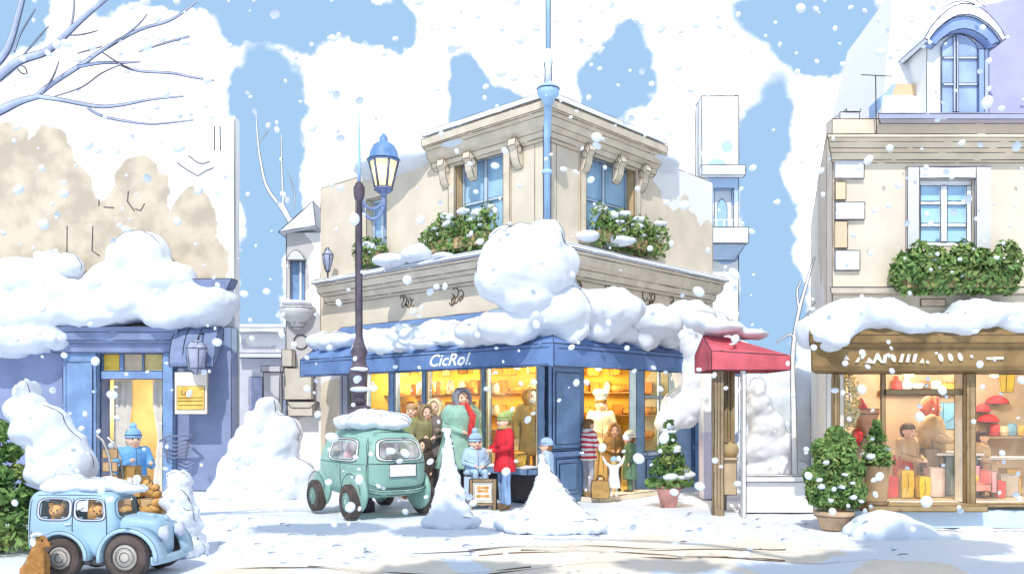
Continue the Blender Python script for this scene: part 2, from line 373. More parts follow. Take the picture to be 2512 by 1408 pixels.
holesL = [(wt0, wt1, wz0, wz1), (ft0, ft1, 4.4, 5.95)]; holesR = [(ws0, ws1, wz0, wz1)]
wallgrid(mb, fL, 0, 6.6, UZ0, TOP, holesL, .26, caps=(False, True, True, True))
wallgrid(mb, fR, 0, 5.5, UZ0, TOP, holesR, .26, caps=(False, True, True, True))
for q in (TOP - .05,):
    mb.add([fL(6.6, -.2, q), fL(0.25, -.2, q), fR(5.5, -.2, q), fR(5.5, -6.6, q)], [(0, 1, 2, 3)])
fbox(mb, fL, 6.34, 6.6, -5.4, -.262, 0.0, TOP); fbox(mb, fR, 5.24, 5.5, -6.4, -.262, 0.0, TOP)
mb.build('wall', wm, bld, ink=.007, inkmat=INKB)
# upper cornice with corbels
mb = MB()
pr = [(.002, 6.12), (.08, 6.16), (.10, 6.26), (.20, 6.33), (.23, 6.46), (.34, 6.53), (.36, 6.66), (.32, 6.5), (.002, 6.74)]
cornice(mb, pr, 2.8, spx(1600))
mb.build('cornice', STONE, bld, ink=.007, inkmat=INKB)
mb = MB(); cornice(mb, [(.0, 6.75), (.27, 6.725), (.32, 6.715), (.31, 6.77), (.25, 6.84), (.0, 6.87)], 2.81, spx(1600) + .01)
mb.build('snow_edge', SNOW, bld, ink=.006)
for f, a in ((fL, .62), (fL, 1.75), (fL, 2.45), (fR, 1.0), (fR, 1.95), (fR, 2.75)):
    mb = MB(); zz = [(.003, 6.11), (.19, 6.25), (.21, 6.13), (.15, 6.05), (.13, 5.93), (.08, 5.82), (.003, 5.76)]
    a0 = f(a - .09, 0, 0); mb.prism([f(a - .09, d, z) for d, z in zz], f(a + .09, 0, 0) - a0)
    mb.line([f(a - .1, .1 + .06 * math.cos(q), 6.07 + .07 * math.sin(q)) for q in span(0, 5.2, 12)], .006)
    mb.build('corbel', STONE, bld, ink=.006, inkmat=INK)
# windows
def window(f, a0, a1, z0, z1, parent, fm=LBLUE, bars=2, rows=2, rec=.2, far=False):
    mb = MB(); w_ = .07
    for (p, q, r, s) in ((a0, a1, z1 - w_, z1), (a0, a1, z0, z0 + w_), (a0, a0 + w_, z0 + w_, z1 - w_), (a1 - w_, a1, z0 + w_, z1 - w_)): fbox(mb, f, p + .001, q - .001, -rec - .04, -rec + .03, r + (.001 if r == z0 else 0), s - (.001 if s == z1 else 0))
    mid = (a0 + a1) / 2; 
    fbox(mb, f, mid - .045, mid + .045, -rec - .035, -rec + .04, z0 + w_ + .001, z1 - w_ - .001)
    for k in range(1, rows):
        z = z0 + (z1 - z0) * k / rows
        for (p, q) in ((a0 + w_ + .001, mid - .046), (mid + .046, a1 - w_ - .001)): fbox(mb, f, p, q, -rec - .03, -rec + .02, z - .025, z + .025)
    fr = mb.build('window', fm, parent, ink=.006)
    mb = MB(); fbox(mb, f, a0 + .01, a1 - .01, -rec - .035, -rec - .015, z0 + .01, z1 - .01); mb.build('pane', PANE, fr)
    return fr
window(fL, wt0, wt1, wz0, wz1, bld); window(fR, ws0, ws1, wz0, wz1, bld); window(fL, ft0, ft1, 4.4, 5.95, bld)
for f, a0, a1, z1 in ((fL, wt0, wt1, wz1), (fR, ws0, ws1, wz1)):       # reveals and raised surround
    mb = MB(); o = .13
    for (p, q, r, s) in ((a0 - .16, a0 - .001, wz0 - .1, z1 + .001), (a1 + .001, a1 + .16, wz0 - .1, z1 + .001), (a0 - .2, a1 + .2, z1 + .003, z1 + .16)): fbox(mb, f, p, q, .002, .04, r, s)
    mb.build('window_surround', STONE, bld, ink=.006, inkmat=INKB)
    mb = MB(); fbox(mb, f, a0 + .001, a1 - .001, -.165, -.002, z1 - .012, z1 - .002); fbox(mb, f, a1 - .012, a1 - .002, -.165, -.002, wz0 + .06, z1 - .014)
    fbox(mb, f, a0 + .002, a0 + .012, -.165, -.002, wz0 + .06, z1 - .014)
    mb.build('reveal', TAN, bld, ink=.005, inkmat=INKB)
# string course over the shop, frieze ornaments
mb = MB(); cornice(mb, [(.003, 3.86), (.14, 3.90), (.17, 4.02), (.30, 4.08), (.34, 4.22), (.40, 4.27), (.003, 4.30)], 6.25, 5.35)
mb.build('string_course', STONE, bld, ink=.008, inkmat=INK)
mb = MB(); cornice(mb, [(.0, 4.304), (.41, 4.275), (.46, 4.29), (.42, 4.35), (.25, 4.42), (.0, 4.45)], 6.28, 5.38); mb.build('snow_edge', SNOW, bld, ink=.006)
for f, a in ((fL, 1.2), (fL, 2.2), (fL, 3.6), (fR, .9), (fR, 1.9), (fR, 3.0), (fR, 4.0)):
    mb = MB(); rnd = random.Random(int(a * 77))
    for k in range(6):
        c0, cz, rr = a + rnd.uniform(-.22, .22), 3.66 + rnd.uniform(-.1, .14), rnd.uniform(.05, .12); st = rnd.uniform(0, 6)
        mb.tube([f(c0 + rr * math.cos(q + st) * (1 - q * .06), .012, cz + rr * math.sin(q + st)) for q in span(0, 4.2, 10)], .009, 5)
    mb.build('garland', INKB, bld)
# roof terrace snow behind the cornice
snow('snow_cap', [((.3, 16.4, 6.55), (2.0, 1.5, .32)), ((-1.6, 17.4, 6.5), (1.7, 1.3, .3)), ((1.9, 17.3, 6.5), (1.6, 1.3, .3))], parent=bld, vox=.12, arcs=0)
# shopfront ground floor (blue joinery)
SZ = 2.42
mb = MB()
hL = [(.16, 1.42, .62, SZ), (1.50, 3.03, .62, SZ), (3.12, 4.00, .62, SZ), (4.14, 4.95, .62, SZ)]
hR = [(spx(1428), spx(1556), .0, SZ), (spx(1577), spx(1652), .78, SZ)]
wallgrid(mb, fL, 0, 5.35, 0, UZ0 - .002, hL, .16, caps=(False, True, True, True), d=.04)
wallgrid(mb, fR, 0, 5.5, 0, UZ0 - .002, hR, .16, caps=(False, True, True, True), d=.04)
shop = mb.build('shopfront', BLUE, bld, ink=.007)
mb = MB(); wallgrid(mb, fL, 5.36, 6.6, 0, UZ0 - .002, [], .2); mb.build('side_wall', wallmat('pale_wall', '#e0d3c0', [((-4, 18.5, 1), 1.2)], base=.1), bld, ink=.006, inkmat=INKB)
# corner pillar panels, door reveal, base panels
mb = MB(); e0, e1 = .1, spx(1424) - .02
for (p, q, r, s) in ((e0, e1, .92, 2.30), (e0 + .1, e1 - .1, .12, .74)):
    fbox(mb, fR, p, q, .041, .055, r, s); fbox(mb, fR, p + .07, q - .07, .0551, .07, r + .08, s - .08)
fbox(mb, fR, .0, e1 + .02, .0412, .10, .78, .88)
mb.build('pillar_panel', BLUE, bld, ink=.006)
mb = MB(); b0, b1 = spx(1580), spx(1650)
fbox(mb, fR, b0, b1, .041, .06, .14, .62); fbox(mb, fR, b0 + .1, b1 - .1, .0601, .075, .22, .54); mb.build('base_panel', BLUE, bld, ink=.006)
mb = MB(); fbox(mb, fR, b0 - .1, b1 + .1, .0412, .16, .70, .775); mb.build('window_sill', LBLUE, bld, ink=.006)
mb = MB(); mid = (spx(1577) + spx(1652)) / 2
fbox(mb, fR, mid - .03, mid + .03, -.02, .035, .785, SZ - .005); fbox(mb, fR, spx(1577) + .005, mid - .031, -.02, .03, 1.80, 1.85); fbox(mb, fR, mid + .031, spx(1652) - .005, -.02, .03, 1.80, 1.85)
sf = mb.build('shop_window', LBLUE, bld, ink=.005); mb = MB(); fbox(mb, fR, spx(1577) + .002, spx(1652) - .002, -.05, -.04, .782, SZ - .002); mb.build('pane', CLEAR, sf)
for k, h in enumerate(hL):                   # display windows
    mb = MB(); a0, a1 = h[0], h[1]
    for (p, q, r, s) in ((a0 + .002, a0 + .05, .622, SZ - .002), (a1 - .05, a1 - .002, .622, SZ - .002), (a0 + .052, a1 - .052, SZ - .06, SZ - .002)): fbox(mb, fL, p, q, -.02, .03, r, s)
    sf = mb.build('shop_window', mat('cream_paint', '#f2e4c4', .06, 3, .6) if k < 2 else LBLUE, bld, ink=.005)
    mb = MB(); fbox(mb, fL, a0 + .003, a1 - .003, -.05, -.04, .624, SZ - .004); mb.build('pane', CLEAR, sf)
# narrow blue side door with two leaves on the right face
d0, d1 = spx(1692), spx(1722); mb = MB(); fbox(mb, fR, d0, d1, .041, .075, .12, 2.1)
for z0, z1 in ((.25, .75), (.85, 1.35), (1.45, 2.0)):
    for p, q in ((d0 + .05, (d0 + d1) / 2 - .03), ((d0 + d1) / 2 + .03, d1 - .05)): fbox(mb, fR, p, q, .0751, .09, z0, z1)
mb.build('side_door', mat('side_door_blue', '#5d84b8', .12, 3, .6), bld, ink=.006)
# display sill below the left windows, dark plinth
mb = MB(); fbox(mb, fL, .05, 3.0, .041, .42, .50, .60); mb.build('display_sill', BLUE, bld, ink=.007)
mb = MB(); fbox(mb, fL, .07, 2.98, .041, .43, .601, .628); mb.build('snow_edge', SNOW, bld)
mb = MB(); fbox(mb, fL, .2, 2.9, .0412, .08, .03, .46); mb.build('plinth_panel', mat('dark_slate', '#5c5454', .15, 4, .8), bld, ink=.006)
mb = MB(); fbox(mb, fR, spx(1428) - .1, spx(1556) + .15, .0412, .45, -.02, .07); mb.build('door_step', mat('pale_stone', '#efe3cb', .06, 3), bld, ink=.006)
# curtains in the left windows
for a0, a1 in ((5.42, 5.75),):
    mb = MB(); n = 10
    vs = [fL(a0 + (a1 - a0) * i / n, .08 + .04 * math.cos(i * 2.1), z) for z in (.5, 2.3) for i in range(n + 1)]
    mb.add(vs, [(i, i + 1, n + 2 + i, n + 1 + i) for i in range(n)]); 
    for i in range(0, n, 2): mb.line([fL(a0 + (a1 - a0) * i / n, .09 + .04 * math.cos(i * 2.1), z) for z in (.5, 1.1, 1.8, 2.3)], .006)
    mb.build('curtain', mat('grey_curtain', '#c9cbd8', .08, 3), bld)
# shop interior
YEL = wallmat('ochre_plaster', '#e9b649', [((0, 17.9, 2.2), 1.6), ((1.5, 17.9, 2.2), 1.4), ((-2, 18, 2), 1.2)], base=.12, col2='#f7e6b6', amp=1.3, nscale=2.2, var=.1)
mb = MB(); p0, p1 = fL(5.3, -.14, 0), fR(5.1, -.14, 0); yb = 17.85
mb.box(p0.x + .2, p1.x - .2, yb, yb + .1, 0, 2.86); mb.build('interior_wall', YEL, bld)
mb = MB(); tri = [fL(5.2, -.125, .02), fL(.12, -.13, .02), fR(5.0, -.125, .02)]
mb.prism(tri, (0, 0, .02)); mb.build('interior_floor', mat('warm_floor', '#edcb7c', .12, 3), bld)
mb = MB(); mb.prism([p + Vector((0, 0, 2.62)) for p in tri], (0, 0, .03)); mb.build('ceiling', mat('warm_ceiling', '#f0d79a', .08, 2), bld)
for sz, x0, x1 in ((.95, -2.1, 2.9), (1.45, -2.1, 2.9), (1.92, -2.1, 2.9)):
    mb = MB(); mb.box(x0, x1, 17.55, yb - .002, sz, sz + .03); mb.build('wall_shelf', mat('shelf_wood', '#c79245', .15, 5), bld, ink=.005, inkmat=INKB)
# awning
AT, AF, AV = 3.34, 2.60, 2.26; AO = 1.08
mb = MB(); aL, aR = 5.75, 4.8
cornice(mb, [(.045, AT), (.045, AT - .05), (AO - .03, AF - .03), (AO - .03, AV), (AO, AV - .005), (AO, AF), ], aL, aR)
aw = mb.build('awning', DBLUE, bld, ink=.008)
mb = MB(); mb.line([fL(t, AO + .004, AF - .06) for t in span(-AO + .1, 5.6, 14)], .006); mb.line([fR(t, AO + .004, AF - .07) for t in span(-AO + .1, 4.7, 12)], .006)
mb.line([fL(t, AO + .004, AV + .02) for t in span(-AO + .1, 5.6, 14)], .006); mb.add([fL(1, AO - .01, AF - .2), fL(1.01, AO - .01, AF - .2), fL(1.01, AO - .01, AF - .19)], [(0, 1, 2)])
mb.build('seam', DBLUE, aw)
# lettering on the valance
def tAw(px):
    lo, hi = -1.5, 7
    for _ in range(50):
        m_ = (lo + hi) / 2; p = fL(m_, AO, 0); x = CX + F * p.x / p.y
        if x > px: lo = m_
        else: hi = m_
    return m_
t0, t1 = tAw(1050), tAw(1150)
M = Matrix.Identity(4); ex = -dL; M.col[0][:3] = ex; M.col[1][:3] = (0, 0, 1); M.col[2][:3] = nL
M.translation = fL(t0, AO + .002, AV + .075)
mb = MB(); mb.text('CicRol.', M, .29, .004, .35); lt = mb.build('lettering', mat('white_lettering', '#ffffff', .02), aw)
wd = [v.co for v in lt.data.vertices]; span_x = max(v.dot(ex) for v in wd) - min(v.dot(ex) for v in wd)
k = (t0 - t1) / span_x; lt.data.transform(Matrix.Translation(fL(t0, AO + .002, AV + .075) - C) @ Matrix(((1, 0, 0, 0), (0, 1, 0, 0), (0, 0, 1, 0), (0, 0, 0, 1))) @ M.to_3x3().to_4x4() @ Matrix.Diagonal((k, 1, 1, 1)) @ M.to_3x3().to_4x4().inverted() @ Matrix.Translation(-(fL(t0, AO + .002, AV + .075) - C)))
# light inside: a row of lit ceiling globes, warm
for (x, y) in ((-1.3, 16.8), (.1, 16.1), (.65, 15.4), (1.7, 16.7), (-2.3, 17.3)):
    t = thing('ceiling_lamp', 'lit globe lamp under the warm shop ceiling behind the blue awning', 'lamp', (x, y, 2.62), group='globe lamps in the corner shop')
    mb = MB(); mb.lathe((x, y, 2.42), [(.0, -.07), (.06, -.05), (.08, 0), (.06, .05), (.0, .07)], 12); mb.build('globe', mat('lit_globe', '#ffe3a0', .02, emit='#ffd98a', es=6), t)
    mb = MB(); mb.tube([(x, y, 2.49), (x, y, 2.62)], .008, 5); mb.build('stem', INKB, t)
    ld = bpy.data.lights.new('shop_light', 'POINT'); ld.energy = 62; ld.color = (1, .84, .56); ld.shadow_soft_size = .12
    lo_ = bpy.data.objects.new('shop_light', ld); COL.objects.link(lo_); lo_.parent = t; lo_.location = (0, 0, -.34)
# downpipe and mast on the corner
PX = C + (nL + nR) * .09
dp = thing('drainpipe', 'blue drainpipe with rain head down the corner edge of beige building', 'drainpipe', (PX.x, PX.y, 4.6))
PIPE = mat('blue_pipe', '#a9ccf0', .1, 2, .5)
PY = C.y - .6
mb = MB(); mb.tube([(PX.x, PX.y - .05, 4.5), (PX.x, PX.y - .05, 6.1), (PX.x, PX.y - .35, 6.42), (PX.x, PX.y - .46, 6.7)], .062, 12)
for sx in (-1, 1): mb.line([(PX.x + sx * .062, PX.y - .07, 4.6), (PX.x + sx * .062, PX.y - .07, 5.4), (PX.x + sx * .062, PX.y - .07, 6.3)], .008)
mb.build('pipe', PIPE, dp)
mb = MB(); mb.lathe((PX.x, PX.y - .48, 6.5), [(.07, 0), (.11, .1), (.17, .16), (.19, .26), (.15, .30), (.06, .36)], 14); mb.line([(PX.x + .19 * math.cos(a), PX.y - .48 + .19 * math.sin(a), 6.75) for a in span(3.2, 6.2, 10)], .008); mb.build('rain_head', PIPE, dp)
mb = MB(); mb.lathe((PX.x, PX.y - .05, 5.5), [(.062, 0), (.085, .01), (.085, .07), (.062, .08)], 12); mb.build('bracket', PIPE, dp)
ms = thing('flagpole', 'thin pale blue pole rising from the corner of the cornice', 'pole', (PX.x, PX.y - .48, 6.86))
mb = MB(); mb.tube([(PX.x, PX.y - .48, 7.3), (PX.x, PX.y - .48, 9.6)], .036, 10)
for sx in (-1, 1): mb.line([(PX.x + sx * .036, PX.y - .49, 7.3), (PX.x + sx * .036, PX.y - .49, 8.3), (PX.x + sx * .036, PX.y - .49, 9.6)], .007)
mb.build('shaft', PIPE, ms)
mb = MB(); mb.lathe((PX.x, PX.y - .48, 6.86), [(.06, 0), (.05, .2), (.065, .32), (.075, .36), (.075, .5), (.04, .54)], 12)
for sx in (-1, 1): mb.line([(PX.x + sx * .06, PX.y - .5, 6.86), (PX.x + sx * .05, PX.y - .5, 7.06), (PX.x + sx * .066, PX.y - .5, 7.18)], .007)
mb.build('socket', SNOW, ms)
# planters under the three upper windows
GRN = [mat('leaf_green', '#7a9a58', .25, 6), mat('leaf_dark', '#5f8248', .25, 6), mat('leaf_olive', '#8a9a5a', .25, 6), SNOW]
def planter(f, a0, a1, z0, z1, label, d=.36, n=520, snowy=.6):
    t = thing('window_planter', label, 'planter', f((a0 + a1) / 2, .2, z0 - .05), group='planters under the windows')
    mb = MB(); fbox(mb, f, a0 + .12, a1 - .12, .05, .30, z0 - .04, z0 + .16); mb.build('trough', TAN, t, ink=.005)
    mb = MB(); k = max(3, int((a1 - a0) / .2))
    for i in range(k):
        a = a0 + .14 + (a1 - a0 - .28) * i / (k - 1); zz = z0 + .34 + (z1 - z0 - .4) * (.5 + .5 * math.sin(i * 2.1 + a0)); c = f(a, .22, (z0 + zz) / 2 - .02)
        for m_ in range(3): mb.leaves(c, (.20, .2, (zz - z0) / 2 + .12), int(n * 3) // k // 3, .058, m_)
    mb.build('foliage', GRN[:3], t)
    bl = [(f(a0 + .2 + (a1 - a0 - .4) * i / (k - 1), .18 + .08 * (i % 2), z1 - .18 + .1 * math.sin(i * 2.1 + a0)), (.13, .1, .07)) for i in range(k) if (i * 37 % 10) / 10 < snowy + .2]
    bl += [(f(a0 + .2 + (a1 - a0 - .4) * random.random(), .34, z0 + .1 + (z1 - z0 - .3) * random.random()), (.05, .04, .035)) for i in range(7)]
    snow_each('snow_lump', bl, t)
planter(fL, tpx(1236) + .02, tpx(1062), zat(fL, 1.7, 605), zat(fL, 1.7, 512), 'leafy green planter with a snow cap under the left main window, below the cornice')
planter(fR, spx(1436), spx(1604), zat(fR, 1.9, 603), zat(fR, 1.9, 520), 'leafy green planter with a snow cap under the window right of the drainpipe')
planter(fL, 4.15, 4.95, zat(fL, 4.6, 645), zat(fL, 4.6, 585), 'small green planter with snow beside the lamp post', n=220)
# snow on the awning and the corner
def al(f, t, d, z, r): return (f(t, d, z), r)
B = []
for t in span(.3, 5.5, 10): B.append(al(fL, t, .60 + .05 * math.sin(t * 3), 2.95 + .04 * math.sin(t * 5), (.50, .44 if t < 3 else .30, .19 + .05 * math.sin(t * 4))))
for t in span(.1, 3.6, 6): B.append(al(fL, t, .92, 2.74 + .03 * math.sin(t * 7), (.42, .2, .13 + .03 * math.sin(t * 9))))
for s_ in span(.2, 4.5, 8): B.append(al(fR, s_, .55, 3.12 + .08 * math.sin(s_ * 2 + 1), (.6, .5, .36 + .06 * math.sin(s_ * 3))))
for s_ in span(-.6, 4.6, 8): B.append(al(fR, s_, .90, 2.84 + .04 * math.sin(s_ * 4), (.42, .25, .18)))
B += [((P(1340, 760, 13.3)), (.75, .55, .40)), (P(1250, 800, 13.2), (.55, .4, .28)), (P(1480, 760, 13.8), (.7, .5, .36)), (P(1330, 715, 13.6), (.6, .5, .4)), (P(1600, 790, 14.7), (.5, .5, .3)), (P(1180, 815, 13.6), (.45, .35, .2))]
snow('snow_bank', B, 'thick lumpy snow covering the blue awning of the corner shop', vox=.055, rough=.05, arcs=.7, seed=3)
snow('snowball_heap', [(P(1290, 650, 13.1), (.72, .62, .64)), (P(1330, 600, 13.2), (.38, .4, .36)), (P(1245, 590, 13.2), (.30, .35, .24)), (P(1230, 690, 13.0), (.42, .42, .36)), (P(1370, 660, 13.2), (.3, .4, .42)), (P(1290, 735, 13.0), (.45, .4, .25))], 'huge round clump of snow on the awning at the building corner below the drainpipe', vox=.05, rough=.05, arcs=1, r=.009, seed=5, rs=1.8)
B = [(P(960, 640, 16.3), (.4, .25, .13)), (P(1025, 625, 16.0), (.35, .25, .17)), (P(1090, 628, 15.6), (.25, .2, .08)), (P(1500, 590, 15.3), (.5, .2, .1)), (P(1440, 580, 15), (.25, .2, .12))]
for k, b in enumerate(B[1:3]): pass
snow('snow_heap', B[:3], 'low snow heap lying on the string course left of the corner', vox=.04, arcs=1, seed=2)
snow('snow_heap', B[3:], 'low snow heap lying on the string course right of the corner', vox=.04, arcs=1, seed=4)
snow('snow_drift', [(P(1690, 850, 15.7), (.40, .35, .5)), (P(1700, 925, 15.6), (.36, .3, .6)), (P(1675, 1000, 15.5), (.38, .3, .4)), (P(1640, 1035, 15.4), (.26, .25, .24)), (P(1730, 960, 15.7), (.25, .3, .6)), (P(1690, 780, 15.9), (.5, .45, .34)), (P(1745, 800, 16.2), (.35, .35, .3))], 'tall curtain of snow hanging off the right end of the blue awning', vox=.05, rough=.05, arcs=.8, seed=6)
# ------------------------------------------------------------------ left shop building (facade at y = 17)
YL = 17.0
def X(px, Y): return (px - CX) * Y / F
def Z(py, Y): return CAM + (HZ - py) * Y / F
def flat(Yp):                                 # facade facing the camera: a runs left to right, d comes towards us
    return lambda a, d, z: Vector((a, Yp - d, z))
fl = flat(YL); xr = X(576, YL)
lb = thing('corner_shop', 'pale blue shop with snow-buried roof and panelled doorway on the left', 'building', (-9, YL, 0))
LW = wallmat('faded_limewash', '#cbbdaa', [((X(70, YL), YL, Z(500, YL)), 1.25), ((X(120, YL), YL, Z(390, YL)), .6), ((X(0, YL), YL, Z(400, YL)), .8), ((X(345, YL), YL, Z(520, YL)), .75), ((X(330, YL), YL, Z(430, YL)), .42), ((X(470, YL), YL, Z(540, YL)), .6), ((X(500, YL), YL, Z(640, YL)), .55), ((X(210, YL), YL, Z(600, YL)), .7)], base=-.02, amp=2.0, nscale=1.0, var=.16)
mb = MB(); wallgrid(mb, fl, -16, xr, 3.2, Z(285, YL), [], .3); mb.hexa([Vector((x, y, z)) for z in (0, Z(285, YL)) for x, y in ((xr - .6, YL + .302), (xr - .002, YL + .302), (xr - 2.6, YL + 5), (xr - 3.2, YL + 5))]); mb.line([Vector((xr, YL - .004, z)) for z in span(4.2, Z(295, YL), 9)], .011); mb.build('wall', LW, lb)
mb = MB()                                     # faint plaster drawing: a vee ornament, joints
for pts in ([(435, 400), (460, 418), (485, 432), (505, 420), (524, 412)], [(462, 382), (485, 400), (500, 402), (515, 396)], [(165, 555), (164, 640), (185, 650)], [(228, 555), (226, 615), (245, 628)], [(243, 490), (243, 505)], [(255, 508), (280, 510)], [(526, 310), (526, 370)], [(540, 310), (541, 370)], [(315, 470), (313, 495), (330, 518)], [(355, 500), (345, 517), (332, 513)]):
    mb = MB(); mb.tube([fl(X(x, YL), .006, Z(y, YL)) for x, y in pts], .009, 4); mb.build('wall_crack', INK, lb)
fs_ = flat(16.6); YS = 16.6
LB1 = wallmat('blue_grey_render', '#8b96b8', [((X(470, YS), YS, 1.6), 1.35), ((X(450, YS), YS, .2), 1.2), ((X(60, YS), YS, 1.4), 2.6)], base=.1, col2='#cddcf2', amp=1.0, nscale=.9, var=.08)
LB2 = mat('slate_blue_paint', '#8392b6', .12, 2, .65); LB3 = mat('blue_joinery', '#7d9ac4', .12, 2.5, .6)
dz0, dzt = 0.02, Z(930, YS); dx0, dx1 = X(248, YS), X(405, YS)
mb = MB(); wallgrid(mb, fs_, X(-260, YS), xr + .06, 0, 3.2, [(dx0, dx1, dz0 - .02, Z(868, YS))], .36); mb.build('shopfront', LB1, lb, ink=.007)
mb = MB(); 
for a, b in ((165, 246), (407, 432)):         # pilasters
    mb.box(X(a, YS), X(b, YS), YS - .16, YS - .002, 0, Z(862, YS)); mb.box(X(a + 10, YS), X(b - 8, YS), YS - .19, YS - .162, .2, Z(890, YS)) if b - a > 40 else None
    mb.box(X(a - 5, YS), X(b + 3, YS), YS - .2, YS - .001, 0, .18) if 0 else None
mb.build('pilaster', LB3, lb, ink=.007)
mb = MB(); a, b = X(160, YS), X(436, YS)      # entablature over the door
prof = [(.002, Z(868, YS)), (.22, Z(866, YS)), (.24, Z(845, YS)), (.34, Z(838, YS)), (.36, Z(818, YS)), (.46, Z(806, YS)), (.002, Z(800, YS))]
mb.ring_loft([[fs_(a - d * .7, d, z) for d, z in prof], [fs_(b + d * .4, d, z) for d, z in prof]], 0, True, False); mb.build('door_cornice', LB2, lb, ink=.008)
mb = MB(); mb.box(dx0, dx1, YS - .02, YS + .12, Z(930, YS), Z(910, YS)); mb.build('door_lintel', LB3, lb, ink=.007)
mb = MB()
mb.box(dx0 + .001, dx1 - .001, YS + .02, YS + .1, Z(909.5, YS), Z(908, YS)); tw = mb.build('transom_window', LB3, lb)
for a, b in ((248, 252), (292, 302), (348, 352), (400, 405)): mb = MB(); mb.box(X(a, YS), X(b, YS), YS + .02, YS + .1, Z(907.9, YS), Z(869, YS)); mb.build('mullion', LB3, tw, ink=.005)
for a, b, c in ((252, 292, '#f0c44c'), (302, 348, '#d9c4a8'), (352, 400, '#e8cf8a')):
    mb = MB(); mb.box(X(a, YS) + .001, X(b, YS) - .001, YS + .05, YS + .07, Z(908.8, YS), Z(869.2, YS)); mb.build('pane', mat('stained_pane' + c, c, .12, 4, .3), tw)
# lit room behind the door
mb = MB(); mb.box(dx0 - .5, dx1 + .5, YS + 2.3, YS + 2.4, 0, 2.9); mb.box(dx0 - .5, dx0 - .4, YS + .37, YS + 2.298, 0, 2.9); mb.box(dx1 + .4, dx1 + .5, YS + .37, YS + 2.298, 0, 2.9); mb.build('interior_wall', mat('cream_plaster', '#e9d9b8', .12, 1.5), lb)
mb = MB(); mb.box(dx0 - .38, dx1 + .38, YS + .37, YS + 2.298, 2.8, 2.86); mb.build('ceiling', mat('warm_ceiling', '#f0d79a'), lb)
for a0, a1, sg in ((X(252, YS), X(300, YS), 1), (X(350, YS), X(402, YS), -1)):
    mb = MB(); n = 9; zz = (dz0, 1.0, 1.7, dzt)
    mb.add([fs_(a0 + (a1 - a0) * i / n * (1 - .25 * (k in (1,)) ) if sg > 0 else a1 - (a1 - a0) * (n - i) / n * (1 - .25 * (k == 1)), -.42 - .04 * math.cos(i * 2.2), z) for k, z in enumerate(zz) for i in range(n + 1)], [(k * (n + 1) + i, k * (n + 1) + i + 1, (k + 1) * (n + 1) + i + 1, (k + 1) * (n + 1) + i) for k in range(3) for i in range(n)], 0, True)
    mb.build('door_curtain', mat('ivory_curtain', '#dcd6cc', .08, 4), lb)
t = thing('ceiling_lamp', 'lit globe lamp hanging inside the doorway of the slate blue shop', 'lamp', (X(290, YS + 1), YS + 1, 2.8))
mb = MB(); mb.lathe((X(290, YS + 1), YS + 1, 1.9), [(.0, -.12), (.1, -.08), (.13, 0), (.1, .08), (.0, .12)], 12); mb.build('globe', MC['lit_globe'], t); mb = MB(); mb.tube([(X(290, YS + 1), YS + 1, 2.0), (X(290, YS + 1), YS + 1, 2.8)], .01, 5); mb.build('stem', INKB, t)
ld = bpy.data.lights.new('shop_light', 'POINT'); ld.energy = 40; ld.color = (1, .78, .42); ld.shadow_soft_size = .13; o = bpy.data.objects.new('shop_light', ld); COL.objects.link(o); o.parent = t; o.location = (0, 0, -1.1)
# rolled awning hood, right of the door
mb = MB(); hx0, hx1 = X(445, YS), X(548, YS); R0 = .55
pr = [(0.002, Z(800, YS))] + [(.62 * math.sin(q), Z(800, YS) - .9 * (1 - math.cos(q))) for q in span(.2, 1.4, 7)] + [(.58, Z(800, YS) - .82), (.002, Z(800, YS) - .3)]
mb.ring_loft([[fs_(hx0, d, z) for d, z in pr], [fs_(hx1, d * .9, z) for d, z in pr]], 0, True, False)
for q in (.3, .6): mb.line([fs_(hx0 + (hx1 - hx0) * q, d + .004, z) for d, z in pr[:8]], .007)
mb.build('canopy', LB2, lb, ink=.008)
# slab at the right end of the roof and the snow-caked flank
mb = MB(); mb.prism([fs_(X(462, YS), .02, Z(712, YS)), fs_(X(572, YS), .02, Z(716, YS)), fs_(X(584, YS), .02, Z(690, YS)), fs_(X(470, YS), .02, Z(692, YS))], (0, -.35, 0)); mb.build('eaves_slab', mat('slate_lead', '#7c86a8', .12, 3), lb, ink=.008)
snow('snow_bank', [(P(px, py, YS - .15), (Q(w_, YS), .55, Q(h, YS))) for px, py, w_, h in ((340, 640, 78, 68), (300, 690, 95, 50), (400, 690, 80, 50), (350, 745, 130, 50), (480, 755, 100, 55), (530, 740, 60, 40), (200, 760, 100, 45), (100, 760, 120, 70), (60, 690, 90, 60), (0, 740, 120, 90), (170, 720, 70, 40), (420, 790, 60, 26), (250, 785, 80, 26), (-100, 720, 120, 110), (90, 830, 90, 35), (0, 840, 90, 40))], 'mountain of lumpy snow on the roof edge above the slate blue shop', vox=.07, rough=.07, arcs=.75, r=.010, seed=21, rs=1.5)
snow('snow_lump', [(P(165, 655, YL - .3), (.33, .3, .28)), (P(125, 640, YL - .3), (.2, .25, .2))], 'small round snow lump against the beige wall above the slate blue shop', vox=.05, rough=.03, arcs=1, seed=22)
